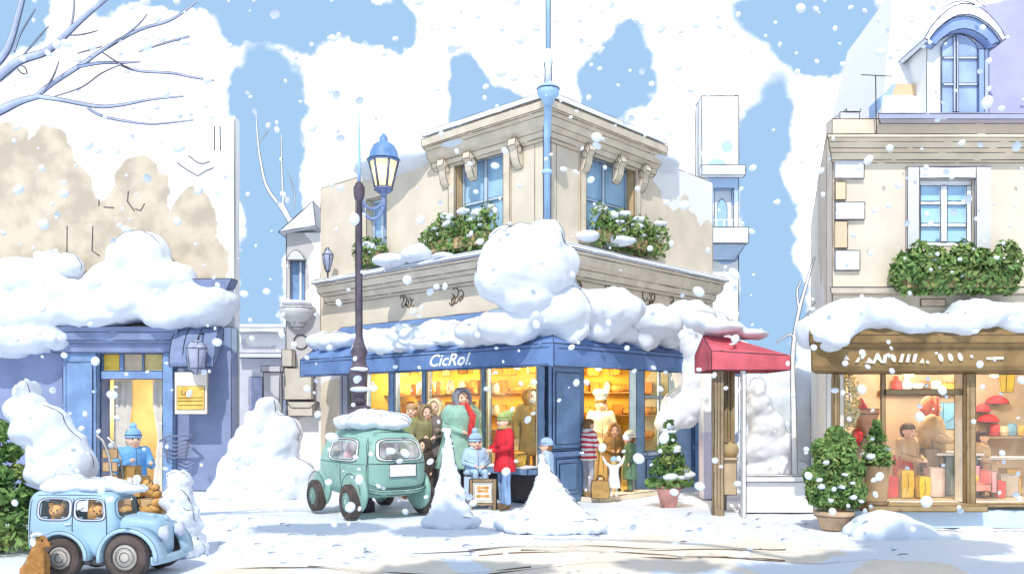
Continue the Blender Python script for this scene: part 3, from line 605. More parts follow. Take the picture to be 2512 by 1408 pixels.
# hanging shop board, wall lamp, rack
t = thing('hanging_sign', 'cream hanging board with orange notice beside the slate blue doorway', 'sign', P(468, 1018, 16.1))
mb = MB(); x0, x1, z0, z1 = X(428, 16.1), X(508, 16.1), Z(1016, 16.1), Z(912, 16.1); mb.box(x0, x1, 16.1, 16.16, z0, z1); mb.build('board', mat('cream_board', '#efe6d8', .06, 3), t, ink=.007)
mb = MB(); mb.box(x0 + .05, x1 - .05, 16.088, 16.099, z0 + .09, z1 - .27); mb.build('notice', mat('orange_notice', '#f2c063', .18, 4), t, ink=.004, inkmat=INKB)
mb = MB()
for q in (.17, .25, .31): mb.tube([(x0 + .07, 16.084, z0 + q), (x1 - .08, 16.084, z0 + q + .008)], .006, 4)
mb.tube([(x0 + .14, 16.084, z0 + .46), (x0 + .14, 16.084, z0 + .38), (x0 + .21, 16.084, z0 + .38), (x0 + .21, 16.084, z0 + .43)], .007, 4); mb.build('marking', INKB, t)
mb = MB(); mb.tube([((x0 + x1) / 2, 16.13, z1), ((x0 + x1) / 2, 16.2, z1 + .22), ((x0 + x1) / 2, 16.6, z1 + .25)], .02, 6); mb.build('bracket', INK, t)
t = thing('wall_lantern', 'unlit grey wall lantern above the cream hanging board', 'lantern', P(478, 930, 15.9))
mb = MB(); c = P(482, 920, 15.9); mb.lathe(c, [(.0, 0), (.05, .02), (.16, .12), (.2, .5), (.12, .62), (.03, .66)], 6); mb.build('shade', mat('grey_lilac', '#a9aec9', .1, 4), t, ink=.007)
mb = MB(); mb.tube([c + Vector((0, 0, .62)), c + Vector((0, .2, .8)), c + Vector((0, .68, .8))], .018, 6); mb.build('arm', INK, t)
t = thing('wall_rack', 'grey slatted rack on the blue wall right of the doorway', 'rack', P(435, 1120, 16.3))
mb = MB()
for k in range(5): mb.tube([P(400 + k, 1078 + k * 10, 16.25), P(430, 1083 + k * 10, 16.2), P(470 - k * 2, 1078 + k * 9, 16.3)], .016, 5)
mb.build('slat', mat('rack_grey', '#7c8098', .1, 4), t)
mb = MB(); mb.tube([P(392, 1082, 16.28), P(410, 1070, 16.2), P(470, 1068, 16.2), P(478, 1080, 16.3), P(465, 1085, 16.5)], .02, 6); mb.tube([P(405, 1080, 16.3), P(412, 1135, 16.4)], .014, 5); mb.tube([P(462, 1080, 16.3), P(455, 1130, 16.4)], .014, 5); mb.build('frame', mat('rack_grey', '#7c8098'), t)
# ------------------------------------------------------------------ far grey houses in the left gap and the narrow stone annex
t = thing('grey_house', 'distant low pale grey house in the gap left of the corner building', 'building', P(640, 1010, 26))
GW = wallmat('grey_render', '#c9c8d2', [((X(650, 26), 26, 1.5), 2.0)], base=0, amp=1.0)
mb = MB(); mb.box(X(560, 26), X(720, 26), 26, 29, 0, Z(815, 26)); mb.build('wall', GW, t, ink=.012)
mb = MB(); mb.box(X(590, 26), X(712, 26), 25.7, 25.998, Z(878, 26), Z(868, 26)); mb.box(X(590, 26), X(706, 26), 25.6, 25.997, Z(818, 26), Z(806, 26)); mb.build('cornice', mat('pale_grey', '#dcdce0', .06, 2), t, ink=.012)
mb = MB(); mb.box(X(590, 26), X(708, 26), 25.6, 29, Z(805.8, 26), Z(798, 26)); mb.build('snow_edge', SNOW, t)
mb = MB(); mb.box(X(612, 26), X(645, 26), 25.95, 25.999, 0.2, Z(925, 26)); mb.build('window', mat('grey_lilac', '#a9aec9'), t, ink=.01)
YA = 19.0; fa = flat(YA)
t = thing('stone_annex', 'narrow grey stone house with corbelled bay left of the beige corner building', 'building', P(740, 1090, YA))
AW = wallmat('annex_stone', '#c9c6c8', [(P(715, 600, YA), .5), (P(740, 800, YA), .55), (P(750, 870, YA), .7), (P(740, 960, YA), .6), (P(720, 690, YA), .4)], base=-.1, amp=1.0, nscale=1.4)
mb = MB(); wx0, wx1 = X(712, YA), X(748, YA); wallgrid(mb, fa, X(702, YA), X(790, YA), 0, Z(570, YA), [(wx0, wx1, Z(740, YA), Z(640, YA))], .3); mb.build('wall', AW, t, ink=.009)
mb = MB(); mb.prism([fa(X(690, YA), .25, Z(575, YA)), fa(X(780, YA), .25, Z(560, YA)), fa(X(774, YA), .25, Z(500, YA))], (0, 2.5, 0)); mb.build('roof', SNOW, t, ink=.009)
mb = MB(); mb.box(wx0 + .002, wx1 - .002, YA + .1, YA + .14, Z(740, YA) + .002, Z(640, YA) - .002); f_ = mb.build('window', mat('grey_blue_glass', '#7f9fc8', .15, 3, .3), t, ink=.006)
mb = MB(); mb.box(X(733, YA), X(738, YA), YA + .06, YA + .098, Z(738, YA), Z(642, YA)); mb.build('glazing_bar', SNOW, f_)
mb = MB(); mb.prism([fa(X(706, YA) + (X(752, YA) - X(706, YA)) * q, .03, Z(640, YA) + .22 * math.sin(math.pi * q)) for q in span(0, 1, 10)], (0, -.12, 0)); mb.build('window_hood', mat('pale_grey', '#dcdce0'), t, ink=.007)
mb = MB(); mb.lathe(P(730, 775, YA - .02), [(.05, -.30), (.14, -.26), (.16, -.16), (.30, -.06), (.38, .06), (.40, .16), (.38, .18), (.36, .20)], 16); mb.build('balcony', mat('pale_grey', '#dcdce0'), t, ink=.008)
snow('snow_cap', [(P(728, 745, YA), (.36, .36, .08))], parent=t, vox=.05, arcs=0, rough=.02)
mb = MB(); mb.tube([P(738, 838, YA - .02) + Vector((.16 * math.cos(q), 0, .16 * math.sin(q))) for q in span(0, 6.28, 16)], .012, 5, caps=False); mb.build('roundel', INK, t)
for py0, py1, a, b in ((905, 980, 706, 770), (990, 1020, 714, 775), (860, 900, 700, 725)):
    mb = MB(); mb.box(X(a, YA), X(b, YA), YA - .3, YA - .002, Z(py1, YA), Z(py0, YA)); mb.build('stone_block', mat('warm_grey_stone', '#d3cbc0', .08, 2), t, ink=.008)
mb = MB(); mb.prism([P(703, 985, YA - .31), P(775, 985, YA - .31), P(760, 1000, YA - .31), P(715, 1000, YA - .31)], (0, .3, 0)); mb.build('stone_capital', mat('warm_grey_stone', '#d3cbc0'), t, ink=.008)
mb = MB(); mb.box(X(662, YA), X(700, YA), YA - .5, YA - .2, 0, Z(915, YA)); mb.box(X(658, YA), X(704, YA), YA - .56, YA - .14, Z(914.5, YA), Z(900, YA)); mb.build('gate_pier', mat('grey_stone', '#c9c9d2', .08, 2), t, ink=.008)
# ------------------------------------------------------------------ narrow tower right of the corner building
YT = 20.0; ft = flat(YT); TX = X(1722, YT)
t = thing('narrow_tower', 'tall slim white house with arched blue window right of the corner building', 'building', P(1768, 1090, YT))
TW = wallmat('white_blue_limewash', '#b5cff0', [(P(1780, 470, YT), .42), (P(1740, 560, YT), .35), (P(1785, 610, YT), .4), (P(1760, 420, YT), .3), (P(1783, 360, YT), .14)], base=-.05, amp=.5, nscale=2)
mb = MB(); wallgrid(mb, ft, TX, X(1812, YT), 0, Z(235, YT), [(X(1752, YT), X(1800, YT), Z(568, YT), Z(462, YT))], .4, caps=(True, True, True, True)); mb.box(TX, X(1812, YT), YT + .402, YT + .7, 0, Z(235, YT)); mb.build('wall', TW, t, ink=.010)
mb = MB(); mb.box(X(1752, YT), X(1800, YT), YT + .2, YT + .24, Z(568, YT), Z(462, YT)); mb.build('window', mat('tower_white', '#eef3fa', .05, 2), t, ink=.006)
mb = MB(); mb.prism([ft(X(1764, YT) + Q(24, YT) * q, -.19, Z(500, YT) + .16 * math.sin(math.pi * q)) for q in span(0, 1, 8)] + [ft(X(1788, YT), -.19, Z(560, YT)), ft(X(1764, YT), -.19, Z(560, YT))], (0, -.02, 0)); mb.build('pane', PANE, t, ink=.007)
for py0, py1, a, b, o_ in ((568, 606, 1716, 1822, .5), (412, 436, 1716, 1822, .25)):
    mb = MB(); mb.box(X(a, YT), X(b, YT), YT - o_, YT - .002, Z(py1, YT), Z(py0, YT)); mb.build('ledge', SNOW if o_ > .3 else mat('tower_white', '#eef3fa'), t, ink=.009)
mb = MB(); mb.prism([ft(X(1722, YT), .4, Z(607, YT)), ft(X(1818, YT), .4, Z(607, YT)), ft(X(1800, YT), .1, Z(640, YT)), ft(X(1738, YT), .1, Z(640, YT))], (0, .09, 0)); mb.build('corbel', mat('tower_blue', '#bcd4f0', .08, 2), t, ink=.008)
mb = MB()
for a in (1758, 1776, 1794): mb.tube([P(a, 568, YT - .45), P(a, 540, YT - .45)], .02, 5)
mb.tube([P(1722, 540, YT - .45), P(1818, 540, YT - .45)], .015, 5); mb.build('railing', mat('tower_white', '#eef3fa'), t)
# ------------------------------------------------------------------ red awning stall
YK = 12.9
t = thing('awning_stall', 'small stall under a snowy red awning beside the blue shop', 'stall', P(1800, 1260, YK))
RED = mat('red_canvas', '#cf626e', .16, 2.2, .8)
ax0, ax1, zT, zM, zB = X(1736, YK), X(1926, YK), Z(815, YK), Z(874, YK), Z(909, YK)
mb = MB(); 
vs = [(ax0, YK - .25, zB), (ax1, YK - .25, zB), (ax1, YK - .25, zM), (ax0, YK - .25, zM + .07), (X(1745, YK), YK + .55, zT), (X(1800, YK), YK + .55, zT - .02), (ax1, YK + .9, zM), (ax1, YK + .9, zB), (ax0, YK + .9, zB), (ax0, YK + .9, zM + .07)]
mb.add(vs, [(0, 1, 2, 3), (3, 2, 5, 4), (2, 6, 5), (1, 7, 6, 2), (0, 3, 9, 8), (3, 4, 9), (9, 4, 5, 6), (8, 9, 6, 7)]); mb.build('awning', RED, t, ink=.007)
mb = MB(); mb.tube([P(1786, 836, YK - .2) + Vector((.1 * math.cos(q) + .05, .12 * math.sin(q) + .16, .07 * math.sin(q) + .02)) for q in span(-1.8, 2.0, 12)], [.01 + .022 * math.sin(math.pi * i / 12) for i in range(13)], 6); mb.build('emblem', mat('pale_pink', '#f0d8d8', .06, 3), t)
for a, b, dy in ((1748, 1772, -.1), (1796, 1812, .75)):
    mb = MB(); mb.box(X(a, YK), X(b, YK), YK + dy, YK + dy + .14, -.02, zB - .003)
    for q in (.3, .62): mb.line([(X(a + (b - a) * q, YK), YK + dy - .003, z) for z in span(.1, zB - .1, 6)], .005)
    mb.build('post', mat('brown_timber', '#a08c6e', .15, 3), t, ink=.007)
mb = MB(); mb.box(X(1812, YK), X(1821, YK), YK - .2, YK - .1, -.02, zB - .003); mb.build('post', mat('white_paint', '#f6f7fa', .03, 3), t, ink=.006)
mb = MB(); n = 8; mb.add([(X(1772 + 42 * i / n, YK), YK + .25 + .05 * math.cos(i * 2.2), z) for z in (Z(1085, YK), zB - .002) for i in range(n + 1)], [(i, i + 1, n + 2 + i, n + 1 + i) for i in range(n)], 0, True)
for i in range(0, n, 2): mb.line([(X(1772 + 42 * i / n, YK), YK + .24 + .05 * math.cos(i * 2.2), z) for z in span(Z(1082, YK), zB - .01, 5)], .005)
mb.build('curtain', mat('brown_curtain', '#a8946f', .14, 4), t)
mb = MB(); mb.box(X(1774, YK), X(1811, YK), YK + .1, YK + .5, Z(1215, YK), Z(1130, YK)); mb.box(X(1772, YK), X(1812, YK), YK + .06, YK + .54, Z(1129.5, YK), Z(1122, YK)); mb.build('counter', mat('tan_board', '#c9b393', .12, 3), t, ink=.006)
o = MB(); o.ell(P(1792, 1104, YK + .3), (.13, .12, .14), 14, 9); tag(o.build('round_loaf', mat('tan_bread', '#b79f78', .12, 6)), 'round brown loaf on the counter under the red awning', 'loaf')
o = MB(); o.lathe(P(1792, 1070, YK + .3) - Vector((0, 0, .12)), [(.0, 0), (.09, .0), (.11, .1), (.1, .2), (.0, .22)], 12); tag(o.build('paper_bag', mat('white_paper', '#f4f1ea', .04, 3), ink=.005), 'white paper bag above the round loaf in the red awning stall', 'bag') if 0 else None
snow('snow_cap', [(P(1770, 805, YK + .5), (.36, .5, .12)), (P(1840, 820, YK + .5), (.3, .4, .08)), (P(1720, 790, YK + .6), (.25, .4, .16))], parent=t, vox=.04, rough=.03, arcs=1)
mb = MB(); mb.box(X(1726, 15), X(1764, 15), 15.0, 15.4, 0, Z(910, 15)); tag(mb.build('gate_wall', wallmat('lilac_wall', '#d8d8ec', [(P(1730, 1150, 15), .7)], base=-.1, amp=.6), ink=.006), 'plain lilac white wall strip between the blue side door and the brown post', 'wall')
# ------------------------------------------------------------------ right building
YR = 11.8; fr = flat(YR); x0 = X(2042, YR); x1 = 9.6; zc = Z(372, YR); zr = Z(292, YR)
rb = thing('stone_house', 'beige house with quoins, dormer and snowy brown shopfront at right', 'building', (6.5, YR, 0))
RW = wallmat('right_limewash', '#e0d3c2', [(P(2150, 560, YR), 1.2), (P(2300, 480, YR), 1.4), (P(2500, 520, YR), 1.3), (P(2080, 330, YR), .8), (P(2400, 720, YR), 1.5), (P(2200, 720, YR), 1.0), (P(2000, 480, 13.5), 1.2), (P(2300, 330, YR), 1.2)], base=.1, amp=.8, nscale=1.0, col2='#f3eee6', var=.05)
w0, w1, v0, v1 = X(2252, YR), X(2390, YR), Z(604, YR), Z(440, YR)
s0, s1, q0, q1 = X(2052, YR), X(2362, YR), Z(1232, YR), Z(916, YR); s2, s3 = X(2384, YR), X(2590, YR)
mb = MB(); wallgrid(mb, fr, x0, x1, 0, zr, [(w0, w1, v0, v1), (s0, s1, q0, q1), (s2, s3, q0, q1)], .22)
e = Vector((6.35, 18.0, 0)); a = Vector((x0 + .002, YR + .222, 0)); mb.hexa([a, Vector((x0 + .25, YR + .222, 0)), e + Vector((.3, 0, 0)), e] + [p + Vector((0, 0, Z(318, YR))) for p in (a, Vector((x0 + .25, YR + .222, 0)), e + Vector((.3, 0, 0)), e)])
mb.build('wall', RW, rb, ink=.006, inkmat=INKB)
window(fr, w0, w1, v0, v1, rb, fm=mat('white_sash', '#e9ecf2', .05, 3, .6), rows=3, rec=.10)
GS = mat('grey_stone_trim', '#d9d9dc', .06, 1.6)
mb = MB()
for (p, q, r, s) in ((w0 - .17, w0 - .002, v0 - .05, v1 + .16), (w1 + .002, w1 + .2, v0 - .05, v1 + .16), (w0 - .0015, w1 + .0015, v1 + .002, v1 + .158)): fbox(mb, fr, p, q, .002, .05, r, s)
mb.build('window_surround', GS, rb, ink=.006)
for k, (py0, py1, wd) in enumerate(((385, 440, 2116), (448, 492, 2072), (498, 540, 2118), (545, 610, 2076), (616, 664, 2106))):
    mb = MB(); fbox(mb, fr, X(2046, YR), X(wd, YR), .002, .05, Z(py1, YR), Z(py0, YR)); mb.build('quoin', GS if k % 2 == 0 else mat('tan_quoin', '#dfc6a6', .07, 2), rb, ink=.006)
def band(prof, a0, a1, m, nm, ik=.006, im=INKB):
    mb = MB(); mb.ring_loft([[fr(a0 - d * .6, d, z) for d, z in prof], [fr(a1, d, z) for d, z in prof]], 0, True, False); return mb.build(nm, m, rb, ink=ik, inkmat=im)
band([(.002, Z(400, YR)), (.06, Z(396, YR)), (.10, Z(380, YR)), (.2, Z(374, YR)), (.22, Z(360, YR)), (.30, Z(354, YR)), (.30, Z(346, YR)), (.002, Z(344, YR))], x0, x1, mat('right_cornice', '#e3d3ba', .08, 1.5), 'cornice', im=INK)
band([(.002, Z(304, YR)), (.16, Z(302, YR)), (.18, Z(290, YR)), (.12, Z(284, YR)), (.002, Z(283, YR))], X(2160, YR), x1, mat('lilac_lead', '#bcbfd8', .08, 2), 'gutter', im=INK)
band([(.002, Z(722, YR)), (.10, Z(720, YR)), (.13, Z(708, YR)), (.002, Z(704, YR))], x0, x1, STONE, 'string_course', im=INK)
mb = MB(); fbox(mb, fr, X(2258, YR), X(2318, YR), .002, .02, Z(752, YR), Z(734, YR)); mb.build('wall_plaque', mat('pinkish_stone', '#d8c0ae', .1, 5), rb, ink=.005, inkmat=INKB)
# mansard roof with dormer
MS = wallmat('mansard_slate', '#aaa9d2', [(P(2490, 170, YR + .6), .9), (P(2500, 60, YR + .6), .7), (P(2440, 260, YR + .4), .35), (P(2620, 150, YR + .6), 1.4), (P(2460, 120, YR + .6), .6)], base=.0, amp=.7, nscale=1.2)
mb = MB(); mb.hexa([Vector(p) for p in ((X(2170, YR), YR + .1, zr), (x1, YR + .1, zr), (x1, YR + 3.5, zr), (X(2170, YR) + .3, YR + 3.5, zr), (X(2200, YR) + .5, YR + 1.2, zr + 2.4), (x1, YR + 1.2, zr + 2.4), (x1, YR + 3.5, zr + 2.4), (X(2200, YR) + .7, YR + 3.5, zr + 2.4))]); mb.build('mansard_roof', MS, rb)
mb = MB(); mb.prism([P(2162, 286, YR + .3), P(2262, 286, YR + .3), P(2262, 205, YR + .3), P(2190, 207, YR + .3), P(2160, 240, YR + .3)], (0, .4, 0)); mb.build('attic_wall', wallmat('attic_tan', '#dfc3a0', [(P(2240, 240, YR + .3), .3), (P(2200, 270, YR + .3), .12)], base=0, amp=.3, col2='#a9c4ea', nscale=3), rb)
dmx0, dmx1, Yd = X(2272, YR), X(2424, YR), YR - .02
dm = None
arch = lambda xa, xb, zb, h, n=12: [(xa + (xb - xa) * q, zb + h * math.sin(math.pi * q) ** .8) for q in span(0, 1, n)]
mb = MB(); out = [(dmx0, Z(283, YR)), ] + arch(dmx0, dmx1, Z(110, YR), .34) + [(dmx1, Z(283, YR))]
hole0, hole1 = X(2306, YR), X(2392, YR)
mb.prism([(x, Yd, z) for x, z in out], (0, 1.3, 0)); dm = mb.build('dormer', wallmat('dormer_white', '#b8c3e2', [(P(2410, 160, YR), .35), (P(2415, 250, YR), .3)], base=-.05, amp=.3, nscale=2), rb, ink=.007, ang=40)
mb = MB(); A = arch(hole0, hole1, Z(118, YR), .16); mb.prism([(x, Yd - .03, z) for x, z in [(hole0, Z(280, YR))] + A + [(hole1, Z(280, YR))]], (0, .028, 0)); mb.build('pane', mat('dormer_glass', '#a9bde0', .14, 2.2, .3), dm, ink=.006, ang=40)
mb = MB(); cx_ = (hole0 + hole1) / 2 - .08
for xx in (cx_ - .012, cx_ + .03, ): mb.box(xx, xx + .022, Yd - .06, Yd - .032, Z(279, YR), Z(96, YR))
for zz in (Z(150, YR), Z(215, YR)): mb.box(hole0 + .01, cx_ - .014, Yd - .055, Yd - .033, zz, zz + .03); mb.box(cx_ + .054, hole1 - .01, Yd - .055, Yd - .033, zz, zz + .03)
mb.build('glazing_bar', mat('pale_lilac', '#ccd2e8', .05, 3), dm, ink=.004)
mb = MB(); mb.box(hole1 + .002, hole1 + .08, Yd - .07, Yd - .002, Z(283, YR), Z(128, YR)); mb.build('jamb', mat('dormer_blue', '#8fa6d4', .12, 2), dm, ink=.006)
n = 14; A0 = arch(dmx0 - .07, dmx1 + .07, Z(118, YR), .36, n); A1 = arch(dmx0 + .05, dmx1 - .05, Z(124, YR), .22, n)
mb = MB(); mb.prism([(x, Yd - .16, z) for x, z in A0 + A1[::-1]], (0, .155, 0)); mb.build('arch_hood', mat('dormer_blue', '#8fa6d4'), dm, ink=.007, ang=50)
A2 = arch(dmx0 - .13, dmx1 + .13, Z(112, YR), .48, n)
mb = MB(); mb.prism([(x, Yd - .2, z) for x, z in A2 + [(x, z + .004) for x, z in A0[::-1]]], (0, 1.4, 0))
for q in (.08, .15, .2): mb.line([(x, Yd - .1, z + q) for x, z in A2[3 + int(q * 10):n - 2]], .006)
mb.build('snow_cap', SNOW, dm, ink=.007, ang=50)
mb = MB(); mb.box(X(2064, YR), X(2112, YR), YR + .05, YR + .45, zr - .40, Z(272, YR)); mb.box(X(2080, YR), X(2114, YR), YR + .04, YR + .46, Z(271.5, YR), Z(264, YR)); mb.build('chimney', mat('grey_chimney', '#d6d6de', .07, 2), rb, ink=.006)
an = thing('roof_antenna', 'thin T shaped antenna standing on the roof edge of the right house', 'antenna', P(2148, 345, YR - .1)); mb = MB(); mb.tube([P(2150, 345, YR - .1), P(2148, 186, YR - .1)], .008, 5); mb.build('mast', INK, an); mb = MB(); mb.tube([P(2112, 184, YR - .1), P(2150, 186, YR - .12), P(2188, 188, YR - .1)], .007, 5); mb.build('crossbar', INK, an)
# shop fascia
BRN = mat('brown_fascia', '#92774f', .22, 2.5, .75); BRP = mat('brown_frame', '#a28a66', .14, 4, .7)
band([(.052, Z(916, YR)), (.28, Z(912, YR)), (.32, Z(900, YR)), (.34, Z(858, YR)), (.42, Z(846, YR)), (.44, Z(828, YR)), (.36, Z(808, YR)), (.052, Z(790, YR))], X(2004, YR), x1, BRN, 'fascia', ik=.007)
CRM = mat('cream_lettering', '#efe9d8', .04, 5); Yg = YR - .35
def glyph(polys, nm='lettering'):
    mb = MB()
    for pl in polys: mb.prism([P(x, y, Yg) for x, y in pl], (0, .016, 0))
    mb.build(nm, CRM, rb)
par = lambda x, y0, y1, w_, s: [(x, y1), (x + w_, y1), (x + w_ + s, y0), (x + s, y0)]
ova = lambda x, y, a, b: [(x + a * math.cos(q) - b * .25 * math.sin(q), y - b * math.sin(q)) for q in span(0, 5.9, 11)]
glyph([[(2070, 882), (2084, 882), (2076, 870)], par(2098, 876, 888, 8, 8), par(2108, 868, 880, 10, 8), [(2118, 888), (2126, 888), (2132, 876), (2142, 886), (2150, 866), (2156, 866), (2166, 888), (2168, 870), (2176, 868), (2174, 890), (2162, 890), (2152, 880), (2146, 892)],
       ova(2192, 878, 6, 10), par(2206, 868, 888, 8, 5), par(2222, 868, 888, 8, 5), par(2238, 868, 888, 8, 5), [(2256, 890), (2268, 890), (2264, 878)], ova(2276, 888, 4, 4), ova(2308, 877, 6, 10), ova(2332, 876, 6, 10), ova(2356, 875, 6, 10), ova(2384, 874, 4, 4), par(2420, 876, 882, 16, 0), par(2442, 875, 881, 20, 0)])
for a, b in ((2040, 2053), (2362, 2384)):
    mb = MB(); fbox(mb, fr, X(a, YR), X(b, YR), .003, .10, 0.12, Z(917, YR)); mb.line([(X(a + 8, YR), YR - .103, z) for z in span(.2, 2.0, 7)], .005); mb.build('shop_post', BRP, rb, ink=.006, inkmat=INKB)
mb = MB(); fbox(mb, fr, X(2100, YR), X(2384, YR), .0035, .40, Z(1246, YR), q0 - .002); fbox(mb, fr, X(2385, YR), x1, .0035, .16, Z(1240, YR), q0 - .002); mb.build('window_sill', BRP, rb, ink=.006, inkmat=INKB)
mb = MB(); fbox(mb, fr, X(2060, YR), x1, .003, .22, -.02, Z(1247, YR)); mb.build('plinth', mat('pale_blue_plinth', '#c9dcf2', .08, 1.2), rb, ink=.006)  # blue shade of the snow at the foot, put into the colour
mb = MB(); fbox(mb, fr, X(2170, YR), X(2362, YR), -.06, -.02, Z(968, YR), Z(955, YR)); fbox(mb, fr, X(2164, YR), X(2174, YR), -.06, -.02, q0 + .002, q1 - .002) ; mb.build('transom', BRP, rb, ink=.005, inkmat=INKB)
for a, b in ((s0, s1), (s2, s3)): mb = MB(); fbox(mb, fr, a + .002, b - .002, -.10, -.09, q0 + .002, q1 - .002); mb.build('pane', CLEAR, rb)
YB = YR + 2.4
mb = MB(); mb.box(x0 + 1.2, x1, YB, YB + .1, 0, 2.4); mb.add([(x0 + .4, YR + .9, 0), (x0 + 1.3, YB, 0), (x0 + 1.3, YB, 2.4), (x0 + .4, YR + .9, 2.4)], [(0, 1, 2, 3)]); mb.build('interior_wall', wallmat('shop_tan', '#bda384', [(P(2250, 1000, YB), 1.6), (P(2450, 1050, YB), 1.2)], base=.25, amp=1, col2='#e8dcbc', var=.12), rb)
mb = MB(); mb.prism([(x0 + .26, YR + .24, q0 - .03), (x1, YR + .24, q0 - .03), (x1, YB - .002, q0 - .03), (x0 + 1.3, YB - .002, q0 - .03)], (0, 0, .02)); mb.build('display_floor', mat('tan_board', '#c9b393'), rb)
mb = MB(); mb.prism([(x0 + .26, YR + .24, 2.3), (x1, YR + .24, 2.3), (x1, YB - .002, 2.3), (x0 + 1.3, YB - .002, 2.3)], (0, 0, .03)); mb.build('ceiling', MC['warm_ceiling'], rb)
for (px, Y) in ((2230, YR + 1.4), (2440, YR + 1.4)):
    t = thing('ceiling_lamp', 'lit globe lamp near the ceiling of the brown shop, ' + ('above the shelf' if px < 2300 else 'right of the wide brown post'), 'lamp', (X(px, Y), Y, 2.3))
    c = Vector((X(px, Y), Y, 2.16)); mb = MB(); mb.lathe(c, [(.0, -.07), (.06, -.05), (.08, 0), (.06, .05), (.0, .07)], 12); mb.build('globe', MC['lit_globe'], t); mb = MB(); mb.tube([c + Vector((0, 0, .06)), c + Vector((0, 0, .14))], .01, 5); mb.build('stem', INKB, t)
    ld = bpy.data.lights.new('shop_light', 'POINT'); ld.energy = 52; ld.color = (1, .95, .86); ld.shadow_soft_size = .1; o = bpy.data.objects.new('shop_light', ld); COL.objects.link(o); o.parent = t; o.location = (0, 0, -.25)
snow('snow_bank', [(P(px, py, YR - .15), (Q(w_, YR), .42, Q(h, YR))) for px, py, w_, h in ((2000, 820, 40, 40), (2060, 790, 70, 50), (2140, 775, 80, 45), (2100, 760, 60, 28), (2230, 800, 90, 32), (2320, 798, 90, 30), (2390, 775, 70, 44), (2440, 770, 60, 30), (2500, 800, 80, 35), (2600, 800, 90, 40), (2030, 840, 40, 26), (2190, 770, 50, 24))], 'lumpy snow lying on the brown fascia of the right shop', vox=.05, rough=.045, arcs=.8, seed=31)
planter(fr, X(2178, YR), X(2472, YR), Z(706, YR), Z(600, YR), 'wide bushy green planter below the upper window of the right house', n=1100, snowy=-.2)
snow('snow_heap', [((X(px, 10.9), 10.9, Z(py, 10.9)), (Q(a, 10.9), .4, Q(h, 10.9))) for px, py, a, h in ((2165, 1296, 70, 46), (2120, 1310, 45, 26), (2230, 1306, 60, 28), (2280, 1316, 110, 20), (2420, 1318, 120, 20), (2550, 1316, 100, 20))], 'rounded snow heap against the foot of the brown shop window', vox=.05, rough=.03, arcs=.6, seed=33)
# ------------------------------------------------------------------ street lamp
YP = 13.5; lx = X(881, YP)
t = thing('street_lamp', 'tall dark street lamp with lit blue topped lantern before the corner shop', 'street lamp', (lx, YP, 0))
IRON = mat('dark_iron', '#5d5260', .2, 5, .55, spec=.4); LBL = mat('lantern_blue', '#6f97cc', .18, 5, .5, spec=.4)
mb = MB(); c = (lx, YP, 0)
mb.lathe(c, [(.25, -.02), (.25, .12), (.21, .16), (.19, .7), (.22, .74), (.22, .82), (.17, .9), (.15, 1.5), (.19, 1.54), (.19, 1.62), (.13, 1.66)], 12); mb.build('base', IRON, t, ink=.006, ang=50)
mb = MB(); mb.lathe(c, [(.10, 1.661), (.12, 1.75), (.085, 1.80), (.13, 1.86), (.14, 2.15), (.155, 2.18), (.155, 2.26), (.12, 2.30), (.10, 2.42), (.14, 2.50), (.10, 2.60), (.08, 2.66), (.058, 2.75), (.045, 4.9), (.075, 4.94), (.09, 5.02), (.09, 5.12), (.05, 5.2)], 12)
for sx in (-1, 1): mb.line([(lx + sx * .05, YP - .03, z) for z in (2.8, 3.4, 4.2, 4.9)], .007)
pole = mb.build('pole', IRON, t)
for z in (2.18, 1.86, 1.545): snow('snow_cap', [((lx + .02, YP - .12, z + .05), (.15, .07, .035))], parent=pole, vox=.02, arcs=0, rough=.015, sm=2)
mb = MB(); mb.lathe(c, [(.03, 5.201), (.026, 5.5), (.02, 5.9), (.012, 6.1), (.004, 6.5)], 8); mb.build('finial', mat('blue_pipe', '#a9ccf0'), t, ink=.004, ang=60)
gx, gzb, gzt = X(941, YP), Z(462, YP), Z(394, YP)
mb = MB()
for k in range(2): mb.tube([(lx + .05, YP, 5.02 - k * .12)] + [(lx + (gx - lx) * (1 - math.cos(q)) / 2 + .05 * (1 - q / 3.1), YP, 5.0 - k * .10 - (.22 + .06 * k) * math.sin(q)) for q in span(.3, 2.6, 8)] + [(gx, YP, gzb - .12)], [.026] * 11, 8)
mb.lathe((gx, YP, gzb - .26), [(.01, -.05), (.05, 0), (.035, .06), (.03, .12), (.09, .2), (.13, .26)], 8); mb.build('arm', mat('lamp_arm', '#7f8fb8', .15, 5, .5), t, ink=.005, ang=55)
mb = MB(); mb.lathe((gx, YP, 0), [(.125, gzb), (.225, gzt)], 6, axis=None); mb.build('glass', mat('lit_glass', '#ffeac2', .05, emit='#ffe0a0', es=.75), t, ink=.004)
mb = MB()
for k in range(6):
    a = math.pi / 3 * k; mb.tube([(gx + .13 * math.cos(a), YP + .13 * math.sin(a), gzb), (gx + .235 * math.cos(a), YP + .235 * math.sin(a), gzt)], .016, 5)
mb.lathe((gx, YP, gzb - .03), [(.08, -.05), (.15, 0), (.15, .04)], 6); mb.build('lantern_frame', mat('lamp_arm', '#7f8fb8'), t, ink=.004)
mb = MB(); mb.lathe((gx, YP, gzt + .002), [(.25, -.02), (.26, .0), (.235, .04), (.22, .13), (.17, .23), (.10, .28), (.06, .30), (.07, .34), (.05, .38), (.03, .41), (.0, .44)], 12); mb.line([(gx + .262 * math.cos(a), YP + .262 * math.sin(a), gzt + .0) for a in span(3.0, 6.4, 12)], .008); mb.build('lantern_roof', LBL, t)
